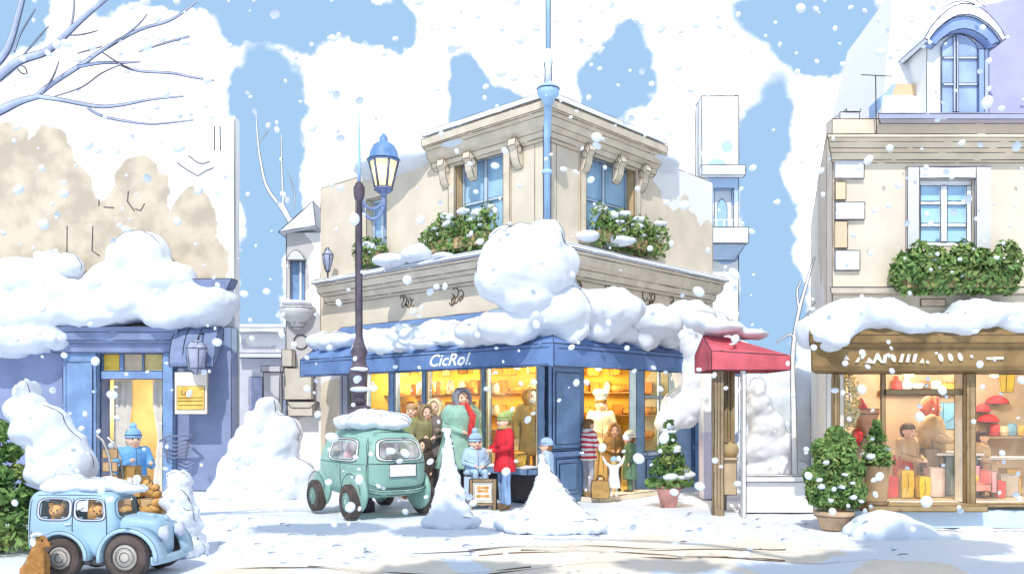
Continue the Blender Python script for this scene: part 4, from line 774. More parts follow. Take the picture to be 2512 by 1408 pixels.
ld = bpy.data.lights.new('lantern_light', 'POINT'); ld.energy = 10; ld.color = (1, .85, .55); ld.shadow_soft_size = .15; o = bpy.data.objects.new('lantern_light', ld); COL.objects.link(o); o.parent = t; o.location = (gx - lx, 0, (gzb + gzt) / 2 - .0)
wl = thing('wall_lantern', 'small dark lantern bracketed on the beige wall left of the street lamp', 'lantern', fL(5.9, .2, Z(690, 18.3))); c = fL(5.9, .3, Z(668, 18.3))
mb = MB(); mb.lathe(c, [(.0, -.04), (.05, 0), (.10, .2), (.12, .34), (.07, .42), (.02, .5)], 6); mb.build('shade', MC['grey_lilac'], wl, ink=.008); mb = MB(); mb.tube([c + Vector((0, 0, -.02)), c + Vector((0, 0, -.16)), fL(5.9, .02, c.z - .2)], .02, 6); mb.build('arm', INK, wl)
# ------------------------------------------------------------------ trees
BARK = mat('snowy_bark', '#b3bdd8', .16, 3, .9)
def limb(mb, pts, Y, r0, r1, dy=0, ink=.005, thin=1):
    V = [P(x, y, Y + dy * i / max(1, len(pts) - 1)) for i, (x, y) in enumerate(pts)]; n = len(V)
    # smooth through the points
    S = []
    for i in range(n - 1):
        a, b, c, d = V[max(i - 1, 0)], V[i], V[i + 1], V[min(i + 2, n - 1)]
        for q in (0, .25, .5, .75): S.append(.5 * ((2 * b) + (c - a) * q + (2 * a - 5 * b + 4 * c - d) * q * q + (3 * b - a - 3 * c + d) * q ** 3))
    S.append(V[-1]); m_ = len(S); rr = [(r0 + (r1 - r0) * i / (m_ - 1)) * thin for i in range(m_)]
    mb.tube(S, rr, 8)
    for sg in (-1, 1):
        L_ = [S[i] + Vector((0, -.25 * rr[i], 0)) + (S[min(i + 1, m_ - 1)] - S[max(i - 1, 0)]).cross(Vector((0, 1, 0))).normalized() * rr[i] * sg * .98 for i in range(m_)]
        mb.line(L_, ink)
t = thing('bare_tree', 'large bare snow-dusted tree reaching its limbs in from the upper left', 'tree', (X(-420, 9), 9, 0))
mb = MB(); limb(mb, [(-420, 1390), (-400, 1000), (-330, 600), (-240, 420)], 9, .26, .15); mb.build('trunk', BARK, t)
for lst in ([([(-250, 440), (-120, 330), (0, 273), (50, 250), (95, 238)], .10, .034, 0), ([(95, 238), (150, 246), (240, 262), (300, 258), (370, 245), (450, 237)], .034, .008, -.4), ([(215, 265), (250, 285), (310, 298), (380, 305), (475, 295)], .02, .006, .2),
              ([(85, 240), (130, 205), (200, 160), (250, 125), (340, 75), (420, 50), (482, 5)], .04, .014, .4), ([(190, 165), (250, 155), (300, 155), (345, 152)], .026, .008, .1), ([(290, 158), (340, 175), (420, 180), (470, 190), (525, 198)], .016, .012, .2), ([(250, 128), (330, 70), (362, 35)], .012, .006, -.2), ([(100, 235), (130, 190), (145, 150)], .010, .005, 0), ([(135, 237), (200, 215), (250, 180), (300, 158)], .006, .004, 0), ([(340, 128), (400, 108), (465, 90)], .006, .016, 0), ([(190, 132), (250, 115)], .006, .004, 0), ([(250, 128), (290, 155), (330, 175)], .004, .004, 0)],
            [([(-240, 420), (-120, 280), (0, 188), (50, 150), (110, 130), (150, 98), (205, 45), (270, -10)], .08, .03, -.3), ([(45, 152), (80, 110), (115, 70), (120, 68)], .01, .005, 0), ([(35, 130), (50, 85), (88, 22)], .012, .006, 0), ([(170, 88), (205, 85), (240, 76)], .008, .004, 0), ([(170, 80), (180, 40), (182, -10)], .012, .008, 0), ([(35, 155), (50, 178), (66, 182), (60, 165), (38, 160)], .004, .003, 0)],
            [([(-200, 380), (-90, 240), (-20, 170), (20, 120), (45, 40), (60, -20)], .07, .035, -.2)]):
    mb = MB()
    for pts, r0, r1, dy in lst: limb(mb, pts, 9, r0, r1, dy, .005, .72)
    mb.build('limb', BARK, t)
t = thing('bare_tree', 'slender white bare tree in the gap between left house and stone annex', 'tree', P(745, 1060, 21))
mb = MB(); limb(mb, [(745, 1075), (745, 800), (735, 640), (712, 545), (690, 500)], 21, .09, .05, 0, .008); mb.build('trunk', mat('white_bark', '#eef2f8', .06, 3), t)
mb = MB()
for pts, r0, r1 in (([(712, 545), (690, 510), (655, 460), (640, 400), (632, 340), (628, 275)], .05, .012), ([(695, 505), (692, 430), (690, 330)], .03, .01), ([(725, 570), (770, 545), (748, 525)], .012, .006), ([(636, 350), (660, 320)], .01, .005), ([(700, 530), (740, 550), (782, 556)], .03, .02), ([(720, 520), (722, 470), (705, 420)], .012, .006)): limb(mb, pts, 21, r0, r1, 0, .007)
mb.build('limb', mat('white_bark', '#eef2f8'), t)
t = thing('bare_sapling', 'leafless young tree at the left edge of the right house', 'tree', P(1950, 1250, 13.4))
mb = MB(); limb(mb, [(1950, 1250), (1946, 1000), (1944, 880), (1956, 780), (1980, 690), (1998, 630)], 13.4, .05, .014, 0, .006); mb.build('trunk', mat('white_bark', '#eef2f8'), t)
mb = MB()
for pts in ([(1950, 850), (1940, 820), (1905, 840)], [(1956, 790), (1975, 780), (2000, 740)], [(1946, 880), (1930, 870), (1918, 905)], [(1960, 760), (1955, 715), (1965, 690)]): limb(mb, pts, 13.4, .02, .008, 0, .006)
mb.build('limb', mat('white_bark', '#eef2f8'), t)
def fir(name, label, x, y, H, R, n, sn, cat='tree', z0=0, seed=0, size=.07, trunk=True, parent=None):
    rnd = random.Random(seed); t = parent or thing(name, label, cat, (x, y, z0))
    if trunk: mb = MB(); mb.tube([(x, y, z0 - .02), (x, y, z0 + H * .9)], [R * .14, R * .03], 8); mb.build('trunk', mat('fir_trunk', '#7a6048', .2, 6), t)
    mb = MB(); tiers = 6
    for k in range(tiers):
        zc = z0 + H * (.1 + .84 * k / (tiers - 1)); rr = R * (1 - .86 * k / (tiers - 1)) + .02
        m_ = max(3, int(9 * rr / R))
        for i in range(m_):
            a = 2 * math.pi * i / m_ + k * .7; c = (x + math.cos(a) * rr * .62, y + math.sin(a) * rr * .62, zc + rnd.uniform(-.03, .03) * H)
            mb.leaves(c, (rr * .5, rr * .5, H * .075), n // (tiers * m_), size, rnd.choice((0, 0, 1, 1, 2)), .5)
    mb.build('foliage', GRN[:3], t)
    if sn:
        bl = []
        for i in range(sn):
            q = rnd.random() ** .8; a = rnd.uniform(math.pi, 2 * math.pi) if rnd.random() < .75 else rnd.uniform(0, 6.28); rr = R * (1 - .86 * q) * .85
            s_ = R * rnd.uniform(.16, .34) * (1.2 - .6 * q); bl.append(((x + math.cos(a) * rr, y + math.sin(a) * rr, z0 + H * (.14 + .84 * q)), (s_, s_ * .8, s_ * .5)))
        snow_each('snow_lump', bl, t, seed=seed)
    return t
t = thing('fir_tree', 'dark green fir under a heavy snow load behind the small blue car', 'tree', (X(22, 9.9), 9.9, 0))
fir('', '', X(22, 9.9), 9.7, 1.42, .60, 4200, 0, seed=3, size=.055, parent=t)
snow('snow_load', [(P(a, b, 9.7), (Q(w_, 9.7), .3, Q(h, 9.7))) for a, b, w_, h in ((66, 962, 14, 36), (72, 1005, 45, 40), (110, 1045, 65, 55), (75, 1050, 40, 40), (150, 1095, 62, 50), (130, 1120, 60, 45), (190, 1140, 45, 50), (130, 1160, 70, 40))], parent=t, vox=.04, rough=.045, arcs=.7, seed=8, r=.006)
snow('snow_laden_bush', [(P(a, b, 15.3), (Q(w_, 15.3), .35, Q(h, 15.3))) for a, b, w_, h in ((655, 1005, 24, 28), (640, 1045, 45, 45), (690, 1075, 50, 60), (620, 1110, 60, 70), (590, 1165, 60, 60), (660, 1160, 75, 70), (560, 1205, 50, 35), (730, 1180, 50, 60), (640, 1215, 90, 30))], 'rounded white snow-buried bush between slate blue shop and green car', vox=.06, rough=.06, arcs=1, r=.008, seed=9, cat='bush')
snow('snow_laden_tree', [(P(a, b, 16.6), (Q(w_, 16.6), .4, Q(h, 16.6))) for a, b, w_, h in ((1855, 955, 22, 34), (1862, 1000, 34, 40), (1880, 1050, 46, 50), (1868, 1100, 50, 45), (1910, 1105, 44, 50), (1900, 1150, 66, 40), (1945, 1160, 34, 34), (1860, 1165, 40, 30))], 'white cone-shaped tree smothered in snow right of the red awning', vox=.05, rough=.06, arcs=1, r=.008, seed=10, cat='tree')
snow('snow_hedge', [((X(px, 18.4), 18.4, Z(py, 18.4)), (Q(70, 18.4), .4, Q(h, 18.4))) for px, py, h in ((1900, 1010, 110), (1960, 1040, 140), (2020, 1040, 140), (1940, 1140, 90), (1850, 1120, 80))], 'pale lilac snow-covered hedge filling the gap beside the right house', vox=.09, rough=.05, arcs=0, seed=12, cat='hedge')
mb = MB(); mb.box(X(1826, 13.2), X(1990, 13.2), 13.1, 13.3, 0, Z(1180, 13.2)); mb.box(X(1822, 13.2), X(1994, 13.2), 13.04, 13.36, Z(1179.6, 13.2), Z(1166, 13.2)); tag(mb.build('garden_wall', mat('white_snowy_stone', '#f2f4f9', .04, 2), ink=.007), 'low white garden wall in front of the white cone-shaped tree', 'wall')
# snow piles in front of the shop
def cone_pile(label, px0, top, px1, pxr, Y, seed, lean=0):
    bl = []; zt = Z(top, Y); zb = 0; n = 15
    for i in range(n):
        q = i / (n - 1); r = Q(10 + (pxr - 10) * (1 - q) ** 1.5, Y); bl.append(((X(px0 + (px1 - px0) * q, Y), Y + .02 * i, zt * q * .97 + .02), (r, r * .8, zt / n * 1.6)))
    rnd = random.Random(seed); ex = [[Vector(c) + Vector((sg * rr[0] * (.97 + .06 * math.sin(i * 2.3)), -.1 * rr[1], 0)) for i, (c, rr) in enumerate(bl)][1:] for sg in (-1, 1)]
    for i in range(6): a = rnd.uniform(3.1, 6.3); r = Q(pxr, Y); bl.append(((X(px0, Y) + math.cos(a) * r * .9, Y + math.sin(a) * r * .5, .05), (r * .4, r * .3, .09)))
    return snow('snow_pile', bl, label, vox=.03, rough=.03, arcs=.25, seed=seed, r=.007, rs=5, sm=3, extra=ex)
cone_pile('tall narrow pointed snow pile right of the green car', 1105, 1068, 1094, 62, 11.7, 41)
cone_pile('wide pointed snow pile in front of the blue corner pillar', 1365, 1132, 1331, 120, 11.4, 42)
snow('snow_pile', [(P(442, 1185, 9.6), (.14, .2, .12)), (P(438, 1230, 9.5), (.17, .25, .16)), (P(448, 1290, 9.4), (.2, .3, .22)), (P(430, 1330, 9.4), (.2, .3, .2)), (P(465, 1345, 9.4), (.2, .3, .16))], 'crumbly snow pile at the right end of the stacked crates', vox=.035, rough=.05, arcs=.9, seed=43, r=.005, rs=6)
# unseen tree added out of view on the right to shade the near snow
t = thing('added_shade_tree', 'snow laden tree added out of view beside the viewer, its boughs shading the near snow', 'tree', (6.5, -1.0, 0))
mb = MB(); mb.tube([(6.5, -1, 0), (6.3, -.8, 4), (5.8, 0, 7)], [.3, .22, .14], 10); mb.tube([(6.2, -.7, 5), (4.2, .8, 8), (2.6, 1.6, 9)], [.13, .1, .05], 8); mb.tube([(5.9, -.3, 6.5), (5.6, 1.0, 8.5)], [.1, .05], 8); mb.tube([(4.2, .8, 8), (.8, 2.4, 9), (-1.2, 2.8, 9.2)], [.08, .06, .03], 8); mb.build('trunk', BARK, t)
mb = MB()
for c_, r_ in (((2.5, 1.5, 9.0), (1.0, .5, .4)), ((3.4, 1.0, 8.8), (.9, .5, .4)), ((1.5, .8, 9.1), (.8, .3, .3)), ((3.5, 2.4, 9.0), (.9, .5, .4)), ((-4.1, 3.7, 9.1), (.9, .45, .3)), ((-2.4, 3.5, 9.1), (.7, .4, .3)), ((-2.0, .9, 9.0), (.9, .4, .3)), ((.1, 1.1, 9.0), (.5, .25, .25))): mb.leaves(c_, r_, int(900 * r_[0]), .19, 0, .5, .8)
mb.build('crown', SNOW, t)
# ------------------------------------------------------------------ people
SKIN = mat('skin', '#f0c6ae', .06, 8, .7); EYE = mat('eye_dark', '#40322c', .1, 9)
ARMS = dict(down=((.27, .03, 1.12), (.28, -.05, .90)), front=((.27, -.04, 1.13), (.10, -.25, 1.07)), up=((.34, -.05, 1.50), (.44, -.12, 1.72)), hold=((.27, -.10, 1.12), (.12, -.29, 1.24)), point=((.26, -.12, 1.16), (.18, -.34, 1.20)))
def person(label, x, y, H, rz=0, z0=0, coat='#cc3a3a', trousers='#8aa6cf', hat=None, hatc='#9fb06a', hem=.72, arms=('down', 'down'), shoes='#5b4636', collar=None, child=False, hair='#8a6a48', legs='stand', stripes=None, scarf=None, pom=None, group=None, bag=None, mask=False, lean=0, wide=1, skirt=1.12, apron=None):
    t = None; k = H / 1.7; hs = 1.32 if child else 1.06; zs = .94 if child else 1.0
    hz_ = 1.7 - .135 * hs                       # head centre, so that the crown is at H
    dn = hz_ - 1.565
    def T(p): p = Vector(p); z = p.z; return Vector((p.x * k, (p.y - lean * max(0, z - .9)) * k, (z + dn * min(1, max(0, (z - .5) / .9))) * k))
    loc = Vector((x, y, z0)); root_M = Matrix.Translation(loc) @ Matrix.Rotation(rz, 4, 'Z')
    legp = []
    for sx in (-1, 1):
        if legs == 'sit': legp.append([(sx * .1, 0, .92), (sx * .11, -.36, .92), (sx * .11, -.38, .52), (sx * .11, -.50, .47)])
        elif legs == 'stride': legp.append([(sx * .09, 0, .92), (sx * .10, -.12 * sx - .02, .5), (sx * .10, -.20 * sx + .02, .09), (sx * .105, -.20 * sx - .12, .045)])
        else: legp.append([(sx * .09, 0, .92), (sx * .1, -.015, .49), (sx * .105, .01, .09), (sx * .115, -.13, .045)])
    zoff = -.83 if legs == 'sit' else 0
    TT = lambda p: T(p) + Vector((0, 0, zoff * k))
    b = MB()
    for L in legp:
        b.cap(TT(L[0]), TT(L[1]), .08 * k, .055 * k); b.cap(TT(L[1]), TT(L[2]), .052 * k, .038 * k); b.cap(TT(L[2]), TT(L[3]), .042 * k, .03 * k)
    b.ell(TT((0, 0, .97)), (.15 * k, .11 * k, .14 * k)); b.ell(TT((0, 0, 1.12)), (.135 * k, .10 * k, .16 * k)); b.ell(TT((0, 0, 1.28)), (.165 * k, .115 * k, .17 * k))
    b.cap(TT((0, .01, 1.36)), TT((0, 0, 1.50)), .06 * k, .055 * k)
    hc = TT((0, -.01, 1.565)); h = k * hs
    b.ell(hc, (.098 * h, .112 * h, .132 * h), 18, 12); b.ell(hc + Vector((0, -.035 * h, -.075 * h)), (.068 * h, .07 * h, .062 * h)); b.ell(hc + Vector((0, -.112 * h, -.012 * h)), (.02 * h, .032 * h, .024 * h))
    for sx in (-1, 1): b.ell(hc + Vector((sx * .098 * h, .01 * h, 0)), (.016 * h, .026 * h, .036 * h)); b.ell(hc + Vector((sx * .05 * h, -.085 * h, -.03 * h)), (.03 * h, .03 * h, .03 * h))
    slv = MB(); AP = []
    for sx, a in ((-1, arms[0]), (1, arms[1])):
        e, w_ = ARMS[a]; sh = (sx * .18, 0, 1.385); e = (sx * e[0], e[1], e[2]); w_ = (sx * w_[0], w_[1], w_[2]); AP.append((sh, e, w_))
        b.cap(TT(sh), TT(e), .048 * k, .04 * k); b.cap(TT(e), TT(w_), .038 * k, .028 * k)
        d = (TT(w_) - TT(e)).normalized(); pc = TT(w_) + d * .045 * k; b.ell(pc, (.036 * k, .03 * k, .042 * k), 10, 7)
        side = d.cross(Vector((0, 0, 1)) if abs(d.z) < .8 else Vector((0, 1, 0))).normalized(); nn = side.cross(d)
        for i, ln in enumerate((.062, .075, .07, .055)):
            o_ = side * (i - 1.5) * .021 * k; p0 = pc + d * .02 * k + o_; p1 = p0 + d * ln * .55 * k; p2 = p1 + (d * .6 - nn * .6) * ln * .5 * k
            b.cap(p0, p1, .0095 * k, .009 * k, 6); b.cap(p1, p2, .009 * k, .0075 * k, 6)
        p0 = pc - d * .015 * k - side * .028 * k; b.cap(p0, p0 + (d * .6 - side * .7).normalized() * .05 * k, .011 * k, .009 * k, 6)
    body = b.build('person', SKIN, None, remesh=.0135 * k * (1.25 if H > 1.2 else 1.1), smooth_it=2, local=True)
    body.matrix_world = root_M; tag(body, label, 'person', group); WM[body.name] = root_M
    # coat: lofted torso with sleeves, one skin
    cm = mat('cloth' + coat, coat, .12, 5, .9)
    if stripes:
        cm = bpy.data.materials.new('striped_knit'); cm.use_nodes = True; gt = G(cm.node_tree); tcn = gt.n('ShaderNodeTexCoord'); sp = gt.n('ShaderNodeSeparateXYZ'); cm.node_tree.links.new(tcn.outputs['Object'], sp.inputs[0])
        zz = gt.m('ADD', sp.outputs[2], gt.m('MULTIPLY', gt.noise(tcn.outputs['Object'], 5, 2), .05)); f_ = gt.m('FRACT', gt.m('MULTIPLY', zz, 11.5)); f_ = gt.ss(f_, .47, .53)
        bs = cm.node_tree.nodes['Principled BSDF']; cm.node_tree.links.new(gt.mix(f_, lin(coat), lin(stripes)), bs.inputs['Base Color']); bs.inputs['Roughness'].default_value = .9
    c_ = MB(); hem2 = max(hem, .86) if legs == 'sit' else hem
    secs = [(hem2, .185 * skirt * (1.25 if hem2 < .6 else 1), .15 * skirt), (hem2 + .06, .19 * skirt * (1.18 if hem2 < .6 else 1), .155 * skirt), (.95, .185, .15), (1.12, .175, .145), (1.28, .195, .15), (1.38, .19, .13), (1.44, .10, .095), (1.475, .085, .085)]
    secs = [s_ for s_ in secs if s_[0] >= hem2]
    secs.sort()
    c_.ring_loft([[TT((rx * wide * math.cos(q), ry * wide * math.sin(q), z)) for q in span(0, 2 * math.pi, 18)[:-1]] for z, rx, ry in secs])
    for sh, e, w_ in AP: c_.cap(TT(sh), TT(e), .078 * k * (1 + (wide - 1) * .5), .064 * k, 12); c_.cap(TT(e), TT(w_), .064 * k, .05 * k, 12)
    lr = .0052 if H > 1.2 else .0045
    for sx in (-1, 1): c_.line([TT((sx * rx * wide * 1.0, -ry * .1, z)) for z, rx, ry in secs if z < 1.3], lr)
    for sh, e, w_ in AP: 
        for dz in (-1, 1):
            o_ = Vector((0, -.02, .06 * dz)) if abs(e[2] - w_[2]) < .2 else Vector((.06 * dz, -.02, 0)); c_.line([TT(Vector(sh) * .2 + Vector(e) * .8 + o_ ), TT(Vector(e) + o_ * 1.05), TT(Vector(w_) + o_ * .9)], lr)
    z, rx, ry = secs[0]; c_.line([TT((rx * wide * math.cos(q), ry * wide * math.sin(q), z)) for q in span(2.9, 6.5, 14)], lr)
    c_.line([TT((.01, -secs[i][2] * wide, secs[i][0])) for i in range(len(secs) - 1)], lr * .8)
    c_.build('coat', cm, body, remesh=.017 * k, smooth_it=2, local=True)
    if trousers:
        tr = MB()
        for L in legp: tr.cap(TT(L[0]), TT(L[1]), .095 * k, .074 * k, 12); tr.cap(TT(L[1]), TT(Vector(L[2]) + Vector((0, 0, .03))), .074 * k, .062 * k, 12); tr.line([TT(Vector(p) + Vector((math.copysign(.07, p[0]), -.02, 0))) for p in L[:3]], lr); tr.line([TT(Vector(p) + Vector((-math.copysign(.05, p[0]), -.04, 0))) for p in L[:3]], lr)
        tr.build('trousers', mat('cloth' + trousers, trousers, .14, 6, .9), body, remesh=.02 * k, smooth_it=2, local=True)
    for L in legp:
        s_ = MB(); s_.cap(TT(Vector(L[2]) + Vector((0, .01, .04))), TT(Vector(L[2]) + Vector((0, .01, -.025))), .055 * k, .052 * k); s_.cap(TT(L[2]) + Vector((0, 0, -.02 * k)), TT(L[3]), .055 * k, .045 * k); s_.build('shoe', mat('cloth' + shoes, shoes, .15, 7, .7), body, local=True)
    # face
    for sx in (-1, 1): e = MB(); e.ell(hc + Vector((sx * .04 * h, -.103 * h, .012 * h)), (.011 * h, .008 * h, .016 * h), 8, 6); e.build('eye', EYE, body, local=True)
    e = MB(); e.ell(hc + Vector((0, -.104 * h, -.075 * h)), (.028 * h, .012 * h, .008 * h), 8, 6); e.build('mouth', mat('lips', '#c9786e', .1, 9), body, local=True)
    if mask: e = MB(); e.ell(hc + Vector((0, -.085 * h, -.055 * h)), (.075 * h, .05 * h, .05 * h), 10, 7); e.build('face_mask', mat('white_paper', '#f4f1ea'), body, local=True)
    hm = mat('cloth' + hatc, hatc, .14, 8, .9) 
    if hair:
        r_ = MB(); r_.ell(hc + Vector((0, .028 * h, .012 * h)), (.108 * h, .105 * h, .135 * h), 16, 10)
        if hat in (None, 'chef'): r_.ell(hc + Vector((0, -.02 * h, .07 * h)), (.104 * h, .10 * h, .075 * h), 14, 8)
        r_.build('hair', mat('hair' + hair, hair, .2, 12, .8), body, remesh=.016 * k, smooth_it=2, local=True)
    if hat in ('beanie', 'pom'):
        r_ = MB(); r_.ring_loft([[hc + Vector((rr * h * math.cos(q), (rr * 1.1 + .0) * h * math.sin(q) + .008 * h, z * h)) for q in span(0, 2 * math.pi, 18)[:-1]] for rr, z in ((.112, .028), (.12, .034), (.12, .07), (.112, .076), (.11, .10), (.09, .145), (.05, .172), (.01, .18))])
        r_.line([hc + Vector((.121 * h * math.cos(q), .133 * h * math.sin(q) + .008 * h, .076 * h)) for q in span(2.6, 6.8, 14)], lr); ht = r_.build('hat', hm, body, local=True)
        if hat == 'pom': r_ = MB(); r_.ell(hc + Vector((0, (.10 if pom == 'back' else .02) * h, (.15 if pom == 'back' else .205) * h)), (.055 * h,) * 3 if pom != 'back' else (.07 * h, .085 * h, .06 * h), 12, 8); r_.build('pompom', hm, ht, local=True)
    elif hat == 'hood':
        r_ = MB(); r_.ell(hc + Vector((0, .04 * h, .008 * h)), (.132 * h, .118 * h, .158 * h), 18, 12)
        r_.tube([hc + Vector((.105 * h * math.cos(q), -.055 * h, .135 * h * math.sin(q) - .002 * h)) for q in span(0, 2 * math.pi, 20)], .036 * h, 8); r_.cap(hc + Vector((0, .03 * h, -.08 * h)), hc + Vector((0, .01, -.19 * h)), .11 * h, .11 * h, 12)
        r_.line([hc + Vector((.142 * h * math.cos(q), -.06 * h, .172 * h * math.sin(q))) for q in span(-.6, 3.8, 20)], lr); r_.line([hc + Vector((.07 * h * math.cos(q), -.088 * h, .1 * h * math.sin(q))) for q in span(-.9, 4.1, 20)], lr)
        r_.build('hood', hm, body, remesh=.014 * k, smooth_it=2, local=True, rough=.006 * h, rscale=14)
    elif hat == 'chef':
        r_ = MB(); r_.lathe(hc + Vector((0, 0, .07 * h)), [(.105 * h, 0), (.108 * h, .10 * h)], 16); 
        for q in range(7): r_.ell(hc + Vector((.07 * h * math.cos(q), .07 * h * math.sin(q), .22 * h)), (.08 * h, .08 * h, .07 * h), 10, 7)
        r_.build('hat', hm, body, local=True)
    if collar: r_ = MB(); cc = TT((0, -.0, 1.455)); r_.tube([cc + Vector((.088 * k * math.cos(q), .088 * k * math.sin(q), 0)) for q in span(0, 2 * math.pi, 18)], .05 * k, 8); r_.line([cc + Vector((.135 * k * math.cos(q), .135 * k * math.sin(q), -.02 * k)) for q in span(2.8, 6.6, 12)], lr); r_.build('collar', mat('cloth' + collar, collar, .14, 6), body, local=True)
    if scarf: r_ = MB(); cc = TT((0, -.0, 1.465)); r_.tube([cc + Vector((.092 * k * math.cos(q), .092 * k * math.sin(q), 0)) for q in span(0, 2 * math.pi, 18)], .045 * k, 8); r_.tube([cc + Vector((.03 * k, -.11 * k, 0)), TT((.06, -.19 * wide, 1.3)), TT((.02, -.20 * wide, 1.1)), TT((.0, -.20 * wide, .92))], [.045 * k, .05 * k, .05 * k, .03 * k], 8); r_.build('scarf', mat('cloth' + scarf, scarf, .14, 6), body, local=True)
    if apron: r_ = MB(); r_.ring_loft([[TT((rx * 1.02 * math.cos(q), ry * 1.06 * math.sin(q), z)) for q in span(3.5, 5.9, 8)] + [TT((rx * .98 * math.cos(q), ry * .98 * math.sin(q), z)) for q in span(5.9, 3.5, 8)] for z, rx, ry in secs[:5]]); r_.build('apron', mat('cloth' + apron, apron, .05, 6), body, local=True)
    return body
def at(px, Y): return X(px, Y), Y
def ht(py, Y, z0=0): return Z(py, Y) - z0
LEFT, RIGHT, BACK = R_(-90), R_(90), R_(180)
person('person in long red coat and floppy green hat standing beside the menu board', *at(1238, 13.5), ht(1012, 13.5) - .02, rz=LEFT + .45, coat='#dc2f3d', trousers='#8fb0dc', hat='pom', hatc='#a9b872', pom='back', hem=.68, arms=('front', 'front'), collar='#b39a68', shoes='#6e5843', wide=1.12, hair='#8d7a4a')
Yk = 13.75
mb = MB(); mb.box(X(1138, Yk), X(1196, Yk), Yk - .02, Yk + .36, 0, Z(1166, Yk) - .012); tag(mb.build('wooden_crate', mat('pale_blue_plinth', '#c9dcf2'), ink=.006), 'pale snow-dusted crate under the child in light blue, behind the menu board', 'crate')
person('small child in pale blue snowsuit and hat seated behind the menu board', *at(1166, Yk + .13), (Z(1066, Yk) - Z(1166, Yk)) / .52, rz=R_(20), z0=Z(1166, Yk), coat='#b4d0f0', trousers='#b4d0f0', hat='pom', hatc='#a8c8ee', arms=('front', 'front'), child=True, legs='sit', shoes='#b4d0f0', collar='#bcd6f2', wide=1.3) 
person('tall person in sea green coat with grey hat and hanging red scarf', *at(1132, 14.7), ht(955, 14.7), rz=R_(25), coat='#9cc3b2', trousers='#7d8a86', hat='hood', hatc='#97979f', scarf='#cf3f3f', arms=('front', 'down'), wide=1.65, hem=.5, collar='#8fae7c')
person('person in olive green coat at the left end of the huddle by the shop window', *at(1012, 15.2), ht(990, 15.2), rz=R_(-10), coat='#9aa56a', trousers='#7c7a5c', hat=None, hair='#c9a67c', arms=('front', 'down'), wide=1.2, hem=.6)
person('person with brown hood and scarf between olive coat and cream hood', *at(1043, 15.0), ht(994, 15.0), rz=R_(30), coat='#8f8a62', trousers='#6e6452', hat='hood', hatc='#a48a68', arms=('down', 'hold'), wide=1.1)
person('person in cream hood and dark grey coat in the huddle by the shop window', *at(1069, 15.1), ht(980, 15.1), rz=R_(-15), coat='#7b706c', trousers='#5f5858', hat='hood', hatc='#f0dcae', arms=('front', 'front'), wide=1.3)
person('little child in black coat with yellow-rimmed hood beside the green car', *at(1043, 14.2), ht(1078, 14.2), rz=R_(-40), coat='#4a3f38', trousers='#4a3f38', hat='hood', hatc='#54483c', child=True, arms=('front', 'down'), wide=1.35, shoes='#d9b45a')
person('woman in camel coat with big brown hood lifting a white cup behind the glass', *at(1302, 15.4), ht(952, 15.4, .1), rz=R_(25), z0=.1, coat='#b89a5c', trousers='#8a7650', hat='hood', hatc='#b1873f', arms=('down', 'hold'), hem=.6, wide=1.05, mask=True, hair='#9c7434')
person('child in pale blue hat and coat at the counter left of the blue pillar', *at(1341, 13.85), ht(1078, 13.85), rz=LEFT, coat='#b9d0ec', trousers='#9db8da', hat='beanie', hatc='#a9c5ea', child=True, wide=1.2)
person('child in red and white striped sweater at the left side of the shop door', *at(1443, 14.85), ht(1030, 14.85, .05), rz=RIGHT + .5, z0=.07, coat='#d84255', stripes='#fbf3ee', trousers='#b9b6bd', hat=None, hair='#8f6c48', arms=('front', 'front'), hem=.8, collar='#f5efe8', shoes='#a78a62', wide=1.05)
person('child in brown coat and hood facing out of the shop doorway', *at(1507, 16.0), ht(1040, 16.0, .04), rz=0, z0=.04, coat='#9c8058', trousers='#7a6648', hat='hood', hatc='#b08a5e', arms=('front', 'front'), child=True, wide=1.25)
person('child in dark green coat and white hat at the right side of the doorway', *at(1545, 15.7), ht(1060, 15.7, .04), rz=LEFT, z0=.04, coat='#5f8470', trousers='#5f8470', hat='beanie', hatc='#eef0ee', child=True, hem=.4, wide=1.2)
person('toddler in white coat and pale blue hat raising both arms at the door step', *at(1506, 14.7), ht(1122, 14.7, .07), rz=BACK, z0=.07, coat='#fafafa', trousers='#f3e6d4', hat='beanie', hatc='#a9c8ec', arms=('up', 'up'), child=True, hem=.40, wide=1.15, shoes='#f7f4ee', hair='#d9b878')
person('baker in tall white hat standing deep inside the doorway', *at(1474, 17.0), ht(975, 17.0, .04), rz=0, z0=.04, coat='#f6e9cc', trousers='#d9c9a8', hat='chef', hatc='#fffaf0', arms=('front', 'front'), apron='#fff8e8', wide=1.15)
person('person in bright blue coat and blue hat bending over the stacked crates', *at(322, 10.5), ht(1056, 10.5), rz=R_(40), coat='#6fa9dc', trousers='#8a98b4', hat='pom', hatc='#8db9e2', arms=('hold', 'point'), lean=.16, wide=1.25)
